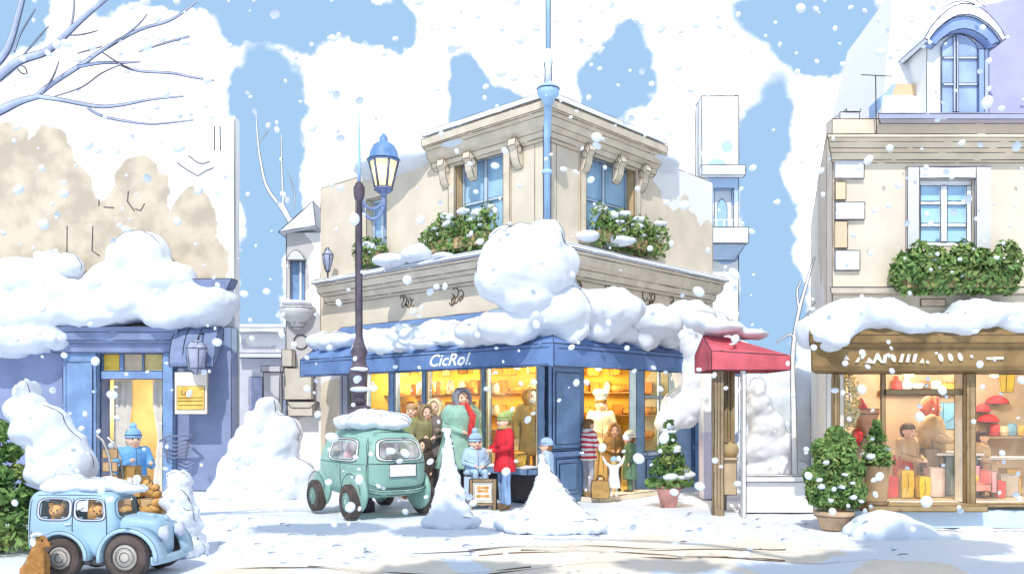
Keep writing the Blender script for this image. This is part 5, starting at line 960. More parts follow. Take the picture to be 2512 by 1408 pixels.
# ------------------------------------------------------------------ cars
def rb_point(face, a, b, p):
    c = {'L': (-1, a, b), 'R': (1, a, b), 'B': (a, -1, b), 'F': (a, 1, b), 'T': (a, b, 1), 'D': (a, b, -1)}[face]
    return Vector(c) / (sum(abs(x) ** p for x in c) ** (1 / p))
class Shell:
    def __init__(s, shape, p=4): s.shape = shape; s.p = p
    def pt(s, f, a, b, off=0):
        q = s.shape(rb_point(f, a, b, s.p))
        if off:
            e = .004; u = s.shape(rb_point(f, a + e, b, s.p)) - s.shape(rb_point(f, a - e, b, s.p)); v = s.shape(rb_point(f, a, b + e, s.p)) - s.shape(rb_point(f, a, b - e, s.p)); n = u.cross(v).normalized()
            c = s.shape(Vector((0, 0, 0)))
            if n.dot(q - c) < 0: n = -n
            q = q + n * off
        return q
    def body(s, mb, holes=(), n=26, mi=0):
        ids = {}; vs = []; fs = []
        for f in 'LRBFTD':
            for i in range(n):
                for j in range(n):
                    a, b = -1 + (i + .5) * 2 / n, -1 + (j + .5) * 2 / n
                    if any(h[0] == f and ((a - (h[1] + h[2]) / 2) / ((h[2] - h[1]) / 2)) ** 4 + ((b - (h[3] + h[4]) / 2) / ((h[4] - h[3]) / 2)) ** 4 < .9 for h in holes): continue
                    quad = []
                    for (di, dj) in ((0, 0), (1, 0), (1, 1), (0, 1)):
                        q = rb_point(f, -1 + (i + di) * 2 / n, -1 + (j + dj) * 2 / n, s.p); key = tuple(round(x, 4) for x in q)
                        if key not in ids: ids[key] = len(vs); vs.append(s.shape(q))
                        quad.append(ids[key])
                    fs.append(tuple(quad if f in 'RBT' else quad[::-1]))
        mb.add(vs, fs, mi, True)
    def patch(s, mb, f, a0, a1, b0, b1, off, n=12, pw=6, ink=0, mi=0, hole=None):
        """rounded panel lying on the shell; hole = inner scale to leave a frame"""
        ca, cb, ra, rb = (a0 + a1) / 2, (b0 + b1) / 2, (a1 - a0) / 2, (b1 - b0) / 2
        def sq(th, r): c, d = math.cos(th), math.sin(th); k = (abs(c) ** pw + abs(d) ** pw) ** (-1 / pw); return ca + ra * c * k * r, cb + rb * d * k * r
        N = 40; rs = [hole, 1.0] if hole else [.02, .35, .7, 1.0]
        vs = [s.pt(f, *sq(2 * math.pi * i / N, r), off) for r in rs for i in range(N)]
        fs = [(k * N + i, k * N + (i + 1) % N, (k + 1) * N + (i + 1) % N, (k + 1) * N + i) for k in range(len(rs) - 1) for i in range(N)]
        if not hole: fs.append(tuple(range(N)))
        mb.add(vs, fs, mi, True)
        if ink:
            for r in ((1.0, hole) if hole else (1.0,)): mb.line([s.pt(f, *sq(2 * math.pi * i / N, r), off + .002) for i in range(N + 1)], ink)
    def stroke(s, mb, f, pts, r, off=.003): mb.line([s.pt(f, a, b, off) for a, b in pts], r)
TYRE = mat('tyre', '#5a4f4a', .2, 6, .85)
def wheel(parent, c, r, wd, axis, rimc, nm='wheel', snow_=False):
    c = Vector(c); mb = MB(); mb.lathe(c, [(r * .55, -wd / 2), (r * .9, -wd / 2), (r, -wd * .32), (r, wd * .32), (r * .9, wd / 2), (r * .55, wd / 2)], 24, axis=axis, caps=False)
    ax = Vector(axis).normalized(); q = ax.to_track_quat('Z', 'Y').to_matrix()
    mb.line([c + q @ Vector((r * .99 * math.cos(a), r * .99 * math.sin(a), wd * .4)) for a in span(0, 6.28, 28)], .005)
    wl = mb.build('wheel', TYRE, parent, local=True)
    mb = MB(); mb.lathe(c, [(0, -wd * .3), (r * .62, -wd * .3), (r * .66, wd * .42), (r * .6, wd * .5), (r * .35, wd * .44), (r * .3, wd * .56), (.0, wd * .6)], 20, axis=axis)
    for k in (.62, .42, .22): mb.line([c + q @ Vector((r * k * math.cos(a), r * k * math.sin(a), wd * .58)) for a in span(0, 6.28, 22)], .004)
    mb.build('rim', rimc, wl, local=True); return wl
GCAR = mat('sea_green_paint', '#90b8ac', .08, 1.6, .45, spec=.4); FROST = glassmat('frosted_glass', '#f7f8fa', .82, .30, .05)
gcx, gcy, ga = X(906, 13.0), 13.15, R_(36)
gc = thing('parked_car', 'small round sea green car with a snow heap on its roof, rear to us', 'car', (gcx, gcy, 0), ga)
GW_, GL_, zb_, zt_ = 1.12, 1.96, .27, 1.33
def gshape(q):
    z = zb_ + (q.z + 1) / 2 * (zt_ - zb_); up = max(0, q.z + .05)
    w_ = GW_ / 2 * (1 - .20 * up ** 1.6) * (1 + .0 * q.z); y = q.y * GL_ / 2
    if q.y < 0: y *= 1 - .16 * up ** 1.5 + .05 * max(0, -q.z) * 0
    else: y *= 1 - .28 * up ** 1.2
    return Vector((q.x * w_, y, z))
gs = Shell(gshape, 4.2); mb = MB()
gh = [('B', -.66, .66, .16, .66), ('L', -.62, .30, .12, .66), ('R', -.62, .30, .12, .66), ('F', -.7, .7, .2, .66)]
gs.body(mb, gh)
gs.stroke(mb, 'B', [(a, .02) for a in span(-.95, .95, 16)], .006); gs.stroke(mb, 'B', [(a, -.62 - .06 * (1 - a * a)) for a in span(-.98, .98, 16)], .006)
gs.stroke(mb, 'L', [(-.98 + .02 * math.sin(i), b) for i, b in enumerate(span(-.5, .9, 10))], .006); gs.stroke(mb, 'L', [(a, .0) for a in span(-.95, .9, 12)], .004); gs.stroke(mb, 'T', [(a, -.96) for a in span(-.8, .8, 10)], .005)
gs.stroke(mb, 'L', [(-.1, b) for b in span(-.8, .1, 8)], .005); gs.stroke(mb, 'B', [(-.97, b) for b in span(-.6, .8, 10)], .006)
body = mb.build('body', GCAR, gc, local=True)
for f, a0, a1, b0, b1 in gh:
    mb = MB(); gs.patch(mb, f, a0 - .07, a1 + .07, b0 - .07, b1 + .07, .006, ink=.006, hole=.86, pw=5); wf = mb.build('window', mat('white_rubber', '#eef2f0', .04, 5, .6), gc, local=True)
    mb = MB(); gs.patch(mb, f, a0 - .03, a1 + .03, b0 - .03, b1 + .03, .003, pw=5); mb.build('pane', FROST, wf, local=True)
mb = MB(); mb.box(-.20, .24, -GL_ / 2 - .012, -GL_ / 2 + .03, .62, .80); mb.build('number_plate', mat('white_plate', '#fbfbf8', .03, 5, .5), gc, ink=.006, local=True)
for sx in (-1, 1):
    mb = MB(); mb.ell((sx * .22, .1, .78), (.2, .15, .32), 12, 9); mb.cap((sx * .22, .1, 1.0), (sx * .22, .12, 1.12), .11, .1); mb.build('seat', mat('pink_seat', '#dd8f90', .14, 4), gc, local=True)
    mb = MB(); mb.ell((sx * (GW_ / 2 - .04), -.56, .38), (.10, .35, .31), 18, 10); mb.line([(sx * (GW_ / 2 + .055), -.56 - .33 * math.cos(a), .34 + .32 * math.sin(a)) for a in span(.1, 3.0, 16)], .006); mb.build('fender', GCAR, gc, local=True)
    mb = MB(); mb.ell((sx * (GW_ / 2 - .05), .70, .36), (.09, .34, .29), 18, 10); mb.line([(sx * (GW_ / 2 + .045), .70 - .33 * math.cos(a), .32 + .30 * math.sin(a)) for a in span(.1, 3.0, 16)], .006); mb.build('fender', GCAR, gc, local=True)
    wheel(gc, (sx * (GW_ / 2 + .04), -.56, .255), .255, .17, (sx, 0, 0), GCAR); wheel(gc, (sx * (GW_ / 2 + .03), .70, .245), .245, .16, (sx, 0, 0), GCAR)
    mb = MB(); p = gs.pt('L' if sx < 0 else 'R', -.78, -.12, .01); mb.ell(p, (.014, .02, .014), 8, 6); mb.build('door_handle', INK, gc, local=True)
mb = MB(); mb.ring_loft([[gs.pt('B', a, b, o) for b, o in ((-.86, .01), (-.86, .05), (-.74, .05), (-.74, .01))] for a in span(-.97, .97, 14)], 0, True, True); mb.build('bumper', GCAR, gc, local=True, ink=.005, ang=50)
Mg = WM[gc.name]
snow('snow_heap', [(Mg @ Vector((x_, y_, zt_ + .08 + z_)), (a, b, c)) for x_, y_, z_, a, b, c in ((-.25, -.35, 0, .30, .3, .13), (.15, -.45, .0, .28, .28, .12), (-.1, -.2, .06, .36, .34, .14), (.2, .1, .0, .3, .34, .12), (-.3, .1, .0, .26, .34, .12), (.0, -.55, -.03, .34, .2, .10), (-.05, .35, -.04, .36, .3, .1))], 'scalloped snow heap on the roof of the sea green car', vox=.03, rough=.02, arcs=1, seed=50, r=.007, rs=5, sm=3)
# small blue vintage car
BCAR = mat('light_blue_paint', '#a3c2d6', .10, 1.8, .45, spec=.4)
bcx, bcy = X(284, 8.35), 8.35
bc = thing('vintage_car', 'small light blue vintage car with snow on its roof in the lower left', 'car', (bcx, bcy, 0), R_(-90) + R_(-6))
def bshape(q):
    z = .17 + (q.z + 1) / 2 * .66; up = max(0, q.z); return Vector((q.x * .27 * (1 - .12 * up), -.32 + q.y * .47 * (1 - .10 * up * (q.y > 0)), z))
bs_ = Shell(bshape, 6); bh = [('R', -.66, .02, .18, .74), ('R', .16, .80, .18, .74), ('L', -.66, .02, .18, .74), ('L', .16, .80, .18, .74), ('F', -.75, .75, .2, .72)]
mb = MB(); bs_.body(mb, bh)
bs_.stroke(mb, 'R', [(.09, b) for b in span(-.85, .8, 10)], .004); bs_.stroke(mb, 'R', [(.86, b) for b in span(-.9, .8, 10)], .004); bs_.stroke(mb, 'R', [(-.85 + .1 * math.sin(q), -.2 + q * .3) for q in span(-2.0, 0, 6)], .003); bs_.stroke(mb, 'R', [(a, .92) for a in span(-.8, .8, 10)], .003)
bs_.stroke(mb, 'R', [(-.95, b) for b in span(-.9, .8, 10)], .004)
mb.build('body', BCAR, bc, local=True)
for f, a0, a1, b0, b1 in bh:
    mb = MB(); bs_.patch(mb, f, a0 - .05, a1 + .05, b0 - .06, b1 + .06, .005, ink=.0035, hole=.84, pw=4); wf = mb.build('window', mat('pale_lilac', '#ccd2e8') if f != 'F' else BCAR, bc, local=True)
    mb = MB(); bs_.patch(mb, f, a0 - .02, a1 + .02, b0 - .02, b1 + .02, .002, pw=4); mb.build('pane', CLEAR, wf, local=True)
def hshape(q): return Vector((q.x * (.19 - .03 * max(0, q.y)), (.33 + q.y * .22), .37 + q.z * .20 + .02 * q.y * -1))
hd = Shell(hshape, 5); mb = MB(); hd.body(mb, [], 14); hd.stroke(mb, 'R', [(a, .35) for a in span(-.9, .8, 8)], .003); hd.stroke(mb, 'R', [(a, -.1) for a in span(-.9, .8, 8)], .003); mb.build('hood', BCAR, bc, local=True)
mb = MB(); mb.box(-.25, .25, -.72, .44, .12, .175); mb.build('running_board', mat('chassis_dark', '#5c5a60', .2, 6), bc, local=True, ink=.003)
for sx in (-1, 1):
    for yc, rr in ((.30, .29), (-.36, .25)):
        mb = MB(); n = 16; A = [(yc - rr * math.cos(a) * (1.12 if a > 1.6 else 1), .20 + rr * math.sin(a)) for a in span(-.15 if yc > 0 else .1, math.pi + .1, n)]; B_ = [(yc + (y_ - yc) * .86, .20 + (z_ - .20) * .86) for y_, z_ in A]
        o_, i_ = sx * .36, sx * .17
        rg = [[Vector((i_, y_, z_)), Vector((o_ * .96, y_, z_)), Vector((o_, yc + (y_ - yc) * .95, .2 + (z_ - .2) * .95)), Vector((o_ * .97, B_[k][0], B_[k][1])), Vector((i_, B_[k][0], B_[k][1]))] for k, (y_, z_) in enumerate(A)]
        mb.ring_loft(rg, 0, True, True); mb.line([r_[1] for r_ in rg], .0035); mb.line([r_[3] for r_ in rg], .0035); mb.build('fender', BCAR, bc, local=True)
    wheel(bc, (sx * .29, .30, .215), .215, .12, (sx, 0, 0), mat('grey_wheel', '#b4b0a8', .12, 5, .5)); wheel(bc, (sx * .28, -.36, .195), .195, .12, (sx, 0, 0), mat('grey_wheel', '#b4b0a8'))
    mb = MB(); mb.lathe((sx * .15, .53, .42), [(.0, 0), (.06, .02), (.075, .07), (.0, .085)], 14, axis=(0, 1, 0)); mb.build('headlight', mat('pale_lilac', '#ccd2e8'), bc, local=True)
    mb = MB(); p = bs_.pt('R' if sx > 0 else 'L', .0, .02, .012); mb.tube([p - Vector((0, .03, 0)), p + Vector((0, .03, 0))], .008, 6); mb.build('door_handle', SNOW, bc, local=True)
    mb = MB(); mb.ell((sx * .12, -.1, .42), (.10, .09, .16), 12, 8); mb.cap((sx * .12, -.13, .5), (sx * .12, -.14, .72), .08, .06); mb.build('seat', mat('tan_seat', '#d8a868', .2, 6), bc, local=True)
mb = MB(); mb.ring_loft([[Vector((x_, .585 + .02 * math.cos(x_ * 3) - .1 * x_ * x_ * 4, z_)) + Vector((0, d_, 0)) for d_, z_ in ((0, .14), (.03, .14), (.03, .22), (0, .22))] for x_ in span(-.34, .34, 8)], 0, True, True); mb.build('bumper', BCAR, bc, local=True)
mb = MB(); mb.cap((0, .25, .57), (0, .52, .545), .035, .03); mb.build('hood_ornament', BCAR, bc, local=True)
Mb = WM[bc.name]
snow('snow_slab', [(Mb @ Vector((x_, y_, .84 + z_)), (a, b, c)) for x_, y_, z_, a, b, c in ((0, -.50, 0, .25, .26, .07), (0, -.15, .02, .26, .26, .075), (0, .1, -.01, .24, .14, .05), (-.05, -.55, .03, .2, .2, .1))], 'smooth snow slab on the roof of the small blue car', vox=.02, rough=.012, arcs=1, seed=51, r=.0035, rs=8, sm=3)
# two plush heads seated in the small car's windows
for (y_, lab) in ((-.50, 'tan teddy bear behind the rear side window of the small blue car'), (-.06, 'tan teddy bear behind the front side window of the small blue car')):
    c = Mb @ Vector((.17, y_, .62)); t = thing('teddy_bear', lab, 'teddy bear', c - Vector((0, 0, .24)))
    mb = MB(); mb.ell(c - Vector((0, 0, .15)), (.085, .06, .11), 12, 8); mb.ell(c, (.075, .06, .07), 12, 8); mb.ell(c + Vector((.01, -.055, -.015)), (.03, .03, .025), 8, 6); mb.build('body', mat('teddy_tan', '#dca668', .22, 12), t)
    for sx in (-1, 1): mb = MB(); mb.ell(c + Vector((sx * .06, 0, .06)), (.028, .02, .028), 8, 6); mb.build('ear', mat('teddy_tan', '#dca668'), t)
    for sx in (-1, 1): mb = MB(); mb.ell(c + Vector((sx * .028, -.056, .012)), .008, 8, 6); mb.build('eye', EYE, t)
    mb = MB(); mb.ell(c + Vector((.012, -.086, -.008)), (.01, .008, .008), 8, 6); mb.build('nose', EYE, t)
# dog beside the rear wheel
Yd_ = 7.85; D0 = Vector((X(95, Yd_), Yd_, 0)); FUR = mat('dog_fur', '#b07f48', .22, 10, .9)
mb = MB(); d = lambda x_, y_, z_: D0 + Vector((x_, y_, z_))
mb.cap(d(-.04, 0, .12), d(.0, -.01, .27), .095, .075, 14); mb.ell(d(-.07, .02, .10), (.11, .10, .10), 14, 9); mb.cap(d(.0, -.01, .28), d(.01, -.02, .36), .06, .052, 12); mb.ell(d(.02, -.02, .39), (.068, .06, .06), 14, 9)
mb.cap(d(.06, -.03, .375), d(.115, -.04, .36), .036, .026, 10); mb.cap(d(.05, -.05, .24), d(.065, -.06, .03), .032, .022, 10); mb.cap(d(.04, .05, .24), d(.055, .05, .03), .032, .022, 10)
mb.cap(d(.065, -.06, .025), d(.10, -.065, .02), .024, .02, 8); mb.cap(d(.055, .05, .025), d(.09, .05, .02), .024, .02, 8)
mb.cap(d(-.06, -.08, .13), d(.03, -.10, .09), .06, .035, 10); mb.cap(d(.03, -.10, .09), d(-.04, -.10, .03), .035, .024, 8); mb.cap(d(-.04, -.10, .024), d(.05, -.105, .02), .022, .02, 8)
mb.cap(d(-.15, .03, .06), d(-.21, .02, .03), .035, .028, 8); mb.cap(d(-.21, .02, .03), d(-.26, 0, .03), .028, .014, 8)
mb.line([d(-.12, -.03, .16), d(-.09, -.05, .24), d(-.06, -.05, .32), d(-.045, -.05, .39)], .003)
dog = mb.build('dog', FUR, None, remesh=.010, smooth_it=3, origin=D0, rough=.005, rscale=25); tag(dog, 'brown dog sitting beside the rear wheel of the small blue car', 'dog')
for sy in (-1, 1): mb = MB(); mb.ell(d(-.01, -.02 + sy * .055, .395), (.03, .016, .05), 10, 7); mb.build('ear', FUR if sy > 0 else mat('cream_fur', '#ede4d4', .1, 10), dog)
for sy in (-1, 1): mb = MB(); mb.ell(d(.066, -.025 + sy * .042, .405), .009, 8, 6); mb.build('eye', EYE, dog)
mb = MB(); mb.ell(d(.138, -.04, .37), (.012, .014, .011), 8, 6); mb.build('nose', EYE, dog)
snow('snow_cap', [(d(-.0, -.02, .45), (.055, .05, .02)), (d(-.035, -.01, .44), (.04, .04, .02))], parent=dog, vox=.008, rough=.006, arcs=0, sm=2)
# crates, sacks and buns stacked behind the small blue car
def crate(label, px0, px1, Y, z0, z1, colr='#c9a87a', group=None, dep=.3, slats=True):
    x0_, x1_ = X(px0, Y), X(px1, Y); t = thing('wooden_crate', label, 'crate', ((x0_ + x1_) / 2, Y + dep / 2, z0), 0, group); m_ = mat('crate' + colr, colr, .18, 5)
    n = max(2, round((z1 - z0) / .09)); h = (z1 - z0) / n
    for nm, (a, b, c, d_) in (('front_panel', (x0_, x1_, Y, Y + .016)), ('back_panel', (x0_, x1_, Y + dep - .016, Y + dep))):
        mb = MB()
        for i in range(n): mb.box(a, b, c, d_, z0 + i * h + .004, z0 + (i + 1) * h - .004)
        mb.build(nm, m_, t, ink=.0035, inkmat=INKB)
    for a in (x0_ + .002, x1_ - .018): mb = MB(); mb.box(a, a + .016, Y + .017, Y + dep - .017, z0 + .003, z1 - .003); mb.build('side_panel', m_, t, ink=.0035, inkmat=INKB)
    mb = MB(); mb.box(x0_ + .019, x1_ - .019, Y + .017, Y + dep - .017, z0 + .004, z0 + .016); mb.build('bottom', m_, t); return t
def carton(label, px0, px1, Y, z0, z1, colr='#caa878', dep=.26, tagm=None, cat='box', nm='cardboard_box'):
    x0_, x1_ = X(px0, Y), X(px1, Y); t = thing(nm, label, cat, ((x0_ + x1_) / 2, Y + dep / 2, z0)); m_ = mat('carton' + colr, colr, .14, 5)
    mb = MB(); mb.box(x0_, x1_, Y, Y + dep, z0, z1); mb.build('box_body', m_, t, ink=.004, inkmat=INKB)
    if tagm: mb = MB(); w_ = (x1_ - x0_); mb.box(x0_ + w_ * .42, x0_ + w_ * .62, Y - .006, Y - .001, z0 + .001, z1 - .001); mb.box(x0_ + .003, x1_ - .003, Y - .004, Y - .0008, z0 + (z1 - z0) * .42, z0 + (z1 - z0) * .58); mb.build('ribbon', mat('cloth' + tagm, tagm), t)
    return t
Yc = 9.5
crate('lowest slatted crate at the left, behind the bonnet of the small blue car', 236, 318, Yc, .0, .36)
crate('lowest slatted crate in the middle, behind the front wheel of the small blue car', 320, 398, Yc, .0, .36)
carton('plain tan box at the left of the second layer of the stack', 252, 322, Yc + .01, .361, .62, '#c8a684')
carton('pale tan box at the right of the second layer of the stack', 326, 392, Yc + .01, .361, .60, '#d9bb90')
carton('tan gift box with a white ribbon on the top layer of the stack', 290, 344, Yc + .02, .621, .84, '#c9a060', tagm='#f6f1e4')
carton('small ochre box perched on top of the ribboned gift box', 292, 332, Yc + .05, .841, .96, '#b8935a', dep=.16)
BUN = mat('bun_brown', '#c99a5c', .25, 12); first = None
bl = [(300, .36), (322, .37), (345, .36), (366, .37), (384, .36), (312, .44), (336, .45), (360, .44), (378, .44), (350, .61), (372, .61), (360, .69), (332, .52), (386, .52), (340, .61), (384, .60), (366, .68), (346, .69), (380, .67)]
for i, (px, z_) in enumerate(bl):
    Yb = Yc - .13 if z_ < .6 else Yc + .12
    if first is None:
        mb = MB(); mb.ell((0, 0, .045), (.062, .055, .045), 12, 8); mb.line([(.05 * math.cos(a), -.03, .05 + .04 * math.sin(a)) for a in span(.2, 2.9, 8)], .0035); first = mb.build('bread_bun', BUN, None, origin=(0, 0, 0)); o = first
    else: o = first.copy(); COL.objects.link(o)
    o.location = (X(px, Yb), Yb, z_); o.rotation_euler = (0, 0, i * 1.3); o.scale = (1 + .3 * (i % 3) * .5,) * 3; tag(o, 'round brown bun heaped among the boxes behind the small blue car', 'bun', 'buns heaped on the boxes')
crate('shallow front crate carrying heaped buns, against the car bonnet', 288, 398, Yc - .26, .0, .355, '#bb9668', dep=.24)
mb = MB(); mb.prism([P(356, 1288, Yc - .28), P(398, 1292, Yc - .28), P(392, 1272, Yc - .28), P(374, 1280, Yc - .28)], (0, .05, 0)); tag(mb.build('cloth_scrap', mat('yellow_cloth', '#f0c63a', .12, 6), ink=.003), 'crumpled yellow cloth on the rim of the front crate', 'cloth')
t = thing('wooden_sled', 'upright curved wooden sled with white runners beside the stacked boxes', 'sled', P(265, 1300, Yc - .1))
for off in (0, 46):
    mb = MB(); mb.tube([P(x + off * .6, y + off * .12, Yc - .1 + off * .003) for x, y in ((236, 1066), (252, 1080), (268, 1120), (275, 1180), (275, 1260), (272, 1340))], .014, 8); mb.build('runner', mat('white_wood', '#f4f1ec', .05, 5), t, ink=.003, ang=40)
mb = MB()
for q in range(7): y_ = 1100 + q * 32; mb.box(X(262, Yc), X(298, Yc), Yc - .1, Yc - .08, Z(y_ + 22, Yc), Z(y_, Yc))
mb.build('slat_panel', mat('sled_wood', '#c4a078', .16, 5), t, ink=.003, inkmat=INKB)
# ------------------------------------------------------------------ in front of the corner shop
Ym = 13.45; MBR = mat('menu_brown', '#a08a6c', .14, 5)
t = thing('menu_board', 'brown folding menu board with orange pictures in front of the red coat', 'sign', (X(1183, Ym), Ym + .1, 0))
x0_, x1_, z1_ = X(1152, Ym), X(1217, Ym), Z(1174, Ym)
mb = MB(); 
for a in (x0_, x1_ - .05): mb.box(a, a + .05, Ym, Ym + .04, 0, z1_)
mb.box(x0_ + .051, x1_ - .051, Ym + .002, Ym + .038, z1_ - .05, z1_ - .002); mb.box(x0_ + .051, x1_ - .051, Ym + .002, Ym + .038, .07, .11); mb.build('frame', MBR, t, ink=.005)
mb = MB(); mb.box(x0_ + .051, x1_ - .051, Ym + .012, Ym + .03, .112, z1_ - .052); mb.build('panel', mat('panel_cream', '#efe2cc', .06, 5), t)
mb = MB(); mb.box(x0_ + .075, x1_ - .07, Ym + .004, Ym + .010, .15, z1_ - .08); ps = mb.build('poster', mat('white_paper', '#f4f1ea'), t, ink=.004)
mb = MB(); xm = (x0_ + x1_) / 2
for z_, w_ in ((z1_ - .14, .10), (.30, .09), (.22, .11)): mb.add([(xm + w_ * math.cos(a), Ym + .0015, z_ + .025 * math.sin(a) + .012 * math.sin(3 * a)) for a in span(0, 6.0, 13)], [tuple(range(14))])
mb.build('picture', mat('orange_picture', '#dd9a4c', .25, 14), ps)
mb = MB()
for a in (x0_ - .03, x1_ - .04): mb.hexa([Vector(p) for p in ((a, Ym + .26, 0), (a + .04, Ym + .26, 0), (a + .04, Ym + .295, 0), (a, Ym + .295, 0), (a + .02, Ym + .045, z1_ - .02), (a + .06, Ym + .045, z1_ - .02), (a + .06, Ym + .08, z1_ - .02), (a + .02, Ym + .08, z1_ - .02))])
mb.build('back_leg', MBR, t, ink=.005)
# potted fir beside the shop
pf = (X(1640, 13.9), 13.9)
t = thing('potted_fir', 'small snow-dusted fir in a pink pot at the right of the shop', 'tree', (*pf, 0))
mb = MB(); mb.lathe((*pf, -.01), [(.12, 0), (.20, .30), (.225, .31), (.225, .36), (.19, .365), (.17, .32)], 18, caps=True); mb.line([(pf[0] + .227 * math.cos(a), pf[1] + .227 * math.sin(a), .31) for a in span(3, 6.4, 12)], .006); mb.build('pot', mat('pink_pot', '#e6aaa0', .18, 3), t)
fir('', '', *pf, 1.08, .36, 2600, 15, z0=.30, seed=61, size=.045, parent=t)
# bread display on the sill
BASK = mat('basket_straw', '#e3b956', .2, 14)
def basket(label, t_, z0=.628, w_=.42):
    c = fL(t_, .24, z0); t = thing('bread_basket', label, 'basket', c, math.atan2(dL.y, dL.x))
    mb = MB(); mb.ring_loft([[Vector((sx * w_ / 2 * q, sy * .13 * q, z_)) for sx, sy in ((-1, -1), (1, -1), (1, 1), (-1, 1))] for q, z_ in ((.85, 0), (1, .2), (1.05, .21), (.97, .205), (.86, .03))], 0, True, False); mb.build('basket_body', BASK, t, ink=.005, local=True, inkmat=INKB)
    return t, c
LOAF = None
def loaf(c, rz, s_, label, group):
    global LOAF
    if LOAF is None:
        mb = MB(); mb.cap((-.08, 0, .05), (.08, 0, .05), .05, .05, 10)
        for q in (-.05, 0, .05): mb.line([(q + .01 * math.sin(a), .05 * math.cos(a), .05 + .051 * math.sin(a)) for a in span(.3, 2.8, 8)], .0035)
        LOAF = mb.build('bread_loaf', mat('loaf_gold', '#d9a04a', .25, 10), None, origin=(0, 0, 0)); o = LOAF
    else: o = LOAF.copy(); COL.objects.link(o)
    o.location = c; o.rotation_euler = (0, 0, rz); o.scale = (s_,) * 3; tag(o, label, 'bread', group)
for k, (t_, lab) in enumerate(((.55, 'straw bread basket nearest the blue corner pillar on the display sill'), (1.55, 'straw bread basket right behind the red coat on the display sill'), (2.55, 'straw bread basket at the left end of the display sill'))):
    b_, c = basket(lab, t_)
    for i in range(5): loaf(c + dL * (-.13 + .065 * i) + Vector((0, 0, .16 + .02 * (i % 2))), math.atan2(dL.y, dL.x) + 1.2 + i * .3, .9, 'golden loaf lying in a straw basket on the display sill', 'loaves in the sill baskets')
rnd = random.Random(5)
SH = [(.98, -2.0), (1.48, -2.0), (1.95, -2.0)]
kinds = []
for sz in (.981, 1.481, 1.951):
    x_ = -2.0
    while x_ < 2.8:
        kd = rnd.choice(('loaf', 'loaf', 'box', 'jar', 'bag'))
        if kd == 'loaf': loaf((x_ + .12, 17.68, sz), rnd.uniform(-.3, .3), rnd.uniform(1.1, 1.7), 'golden loaf on the wall shelves inside the corner shop', 'loaves on the wall shelves'); x_ += .34
        else: kinds.append((kd, x_, sz)); x_ += .26
PRO = {}
for kd, x_, sz in kinds:
    if kd not in PRO:
        mb = MB()
        if kd == 'box': mb.box(-.09, .09, -.08, .08, 0, .2)
        elif kd == 'jar': mb.lathe((0, 0, 0), [(.06, 0), (.075, .03), (.075, .16), (.05, .19), (.055, .22)], 12)
        else: mb.ring_loft([[Vector((sx * .085 * q, sy * .05 * r_, z_)) for sx, sy in ((-1, -1), (1, -1), (1, 1), (-1, 1))] for q, r_, z_ in ((1, 1, 0), (1.02, 1.05, .12), (.95, .6, .24))], 0, True, False)
        nm = {'box': 'pastry_box', 'jar': 'storage_jar', 'bag': 'paper_bag'}[kd]
        o = PRO[kd] = mb.build(nm, mat('good' + kd, {'box': '#e08c3c', 'jar': '#f3e4c4', 'bag': '#c98a2c'}[kd], .22, 6), None, ink=.005, inkmat=INKB, origin=(0, 0, 0))
    else: o = PRO[kd].copy(); COL.objects.link(o)
    o.location = (x_ + .1, 17.68, sz); o.rotation_euler = (0, 0, rnd.uniform(-.3, .3))
    tag(o, {'box': 'orange pastry box on the wall shelves inside the corner shop', 'jar': 'cream storage jar on the wall shelves inside the corner shop', 'bag': 'brown paper bag on the wall shelves inside the corner shop'}[kd], {'box': 'box', 'jar': 'jar', 'bag': 'bag'}[kd], {'box': 'pastry boxes on the shelves', 'jar': 'jars on the shelves', 'bag': 'paper bags on the shelves'}[kd])
for i in range(11):                          # bundles hung under the ceiling
    o = PRO['bag'].copy(); COL.objects.link(o); o.location = (-2.2 + i * .43, 17.0 - .9 * abs(math.sin(i * 1.9)) if 2 < i < 8 else 17.35, 2.28); o.scale = (1.5, 1.5, 1.35); o.name = 'hanging_bundle'
    o.rotation_euler = (0, 0, i * .8); tag(o, 'brown bundle hung under the ceiling inside the corner shop', 'bundle', 'bundles under the shop ceiling')
sh_ = 0
for zi, zz in enumerate((1.02, 1.48, 1.88)):   # stepped shelves right behind the left display windows
    mb = MB(); fbox(mb, fL, 1.55, 4.9, -.62, -.36, zz - .025, zz); mb.build('display_shelf', MC['shelf_wood'], bld, ink=.005, inkmat=INKB)
    for i in range(11):
        t_ = 1.68 + i * .305; kd = ('box', 'bag', 'jar', 'loaf', 'jar', 'bag', 'loaf')[(i * 3 + zi * 2) % 7]; c = fL(t_, -.49, zz)
        if kd == 'loaf': loaf(c, .6 * i, 1.2, 'golden loaf on the stepped shelves behind the left shop windows', 'loaves on the window shelves'); continue
        o = PRO[kd].copy(); COL.objects.link(o); o.location = c; o.rotation_euler = (0, 0, math.atan2(dL.y, dL.x) + .2 * math.sin(i)); o.scale = (1.0, 1.0, .9 + .35 * ((i * 5) % 3) / 2)
        tag(o, {'box': 'orange pastry box on the stepped shelves behind the left shop windows', 'jar': 'cream storage jar on the stepped shelves behind the left shop windows', 'bag': 'brown paper bag on the stepped shelves behind the left shop windows'}[kd], {'box': 'box', 'jar': 'jar', 'bag': 'bag'}[kd], {'box': 'pastry boxes in the window', 'jar': 'jars in the window', 'bag': 'paper bags in the window'}[kd])
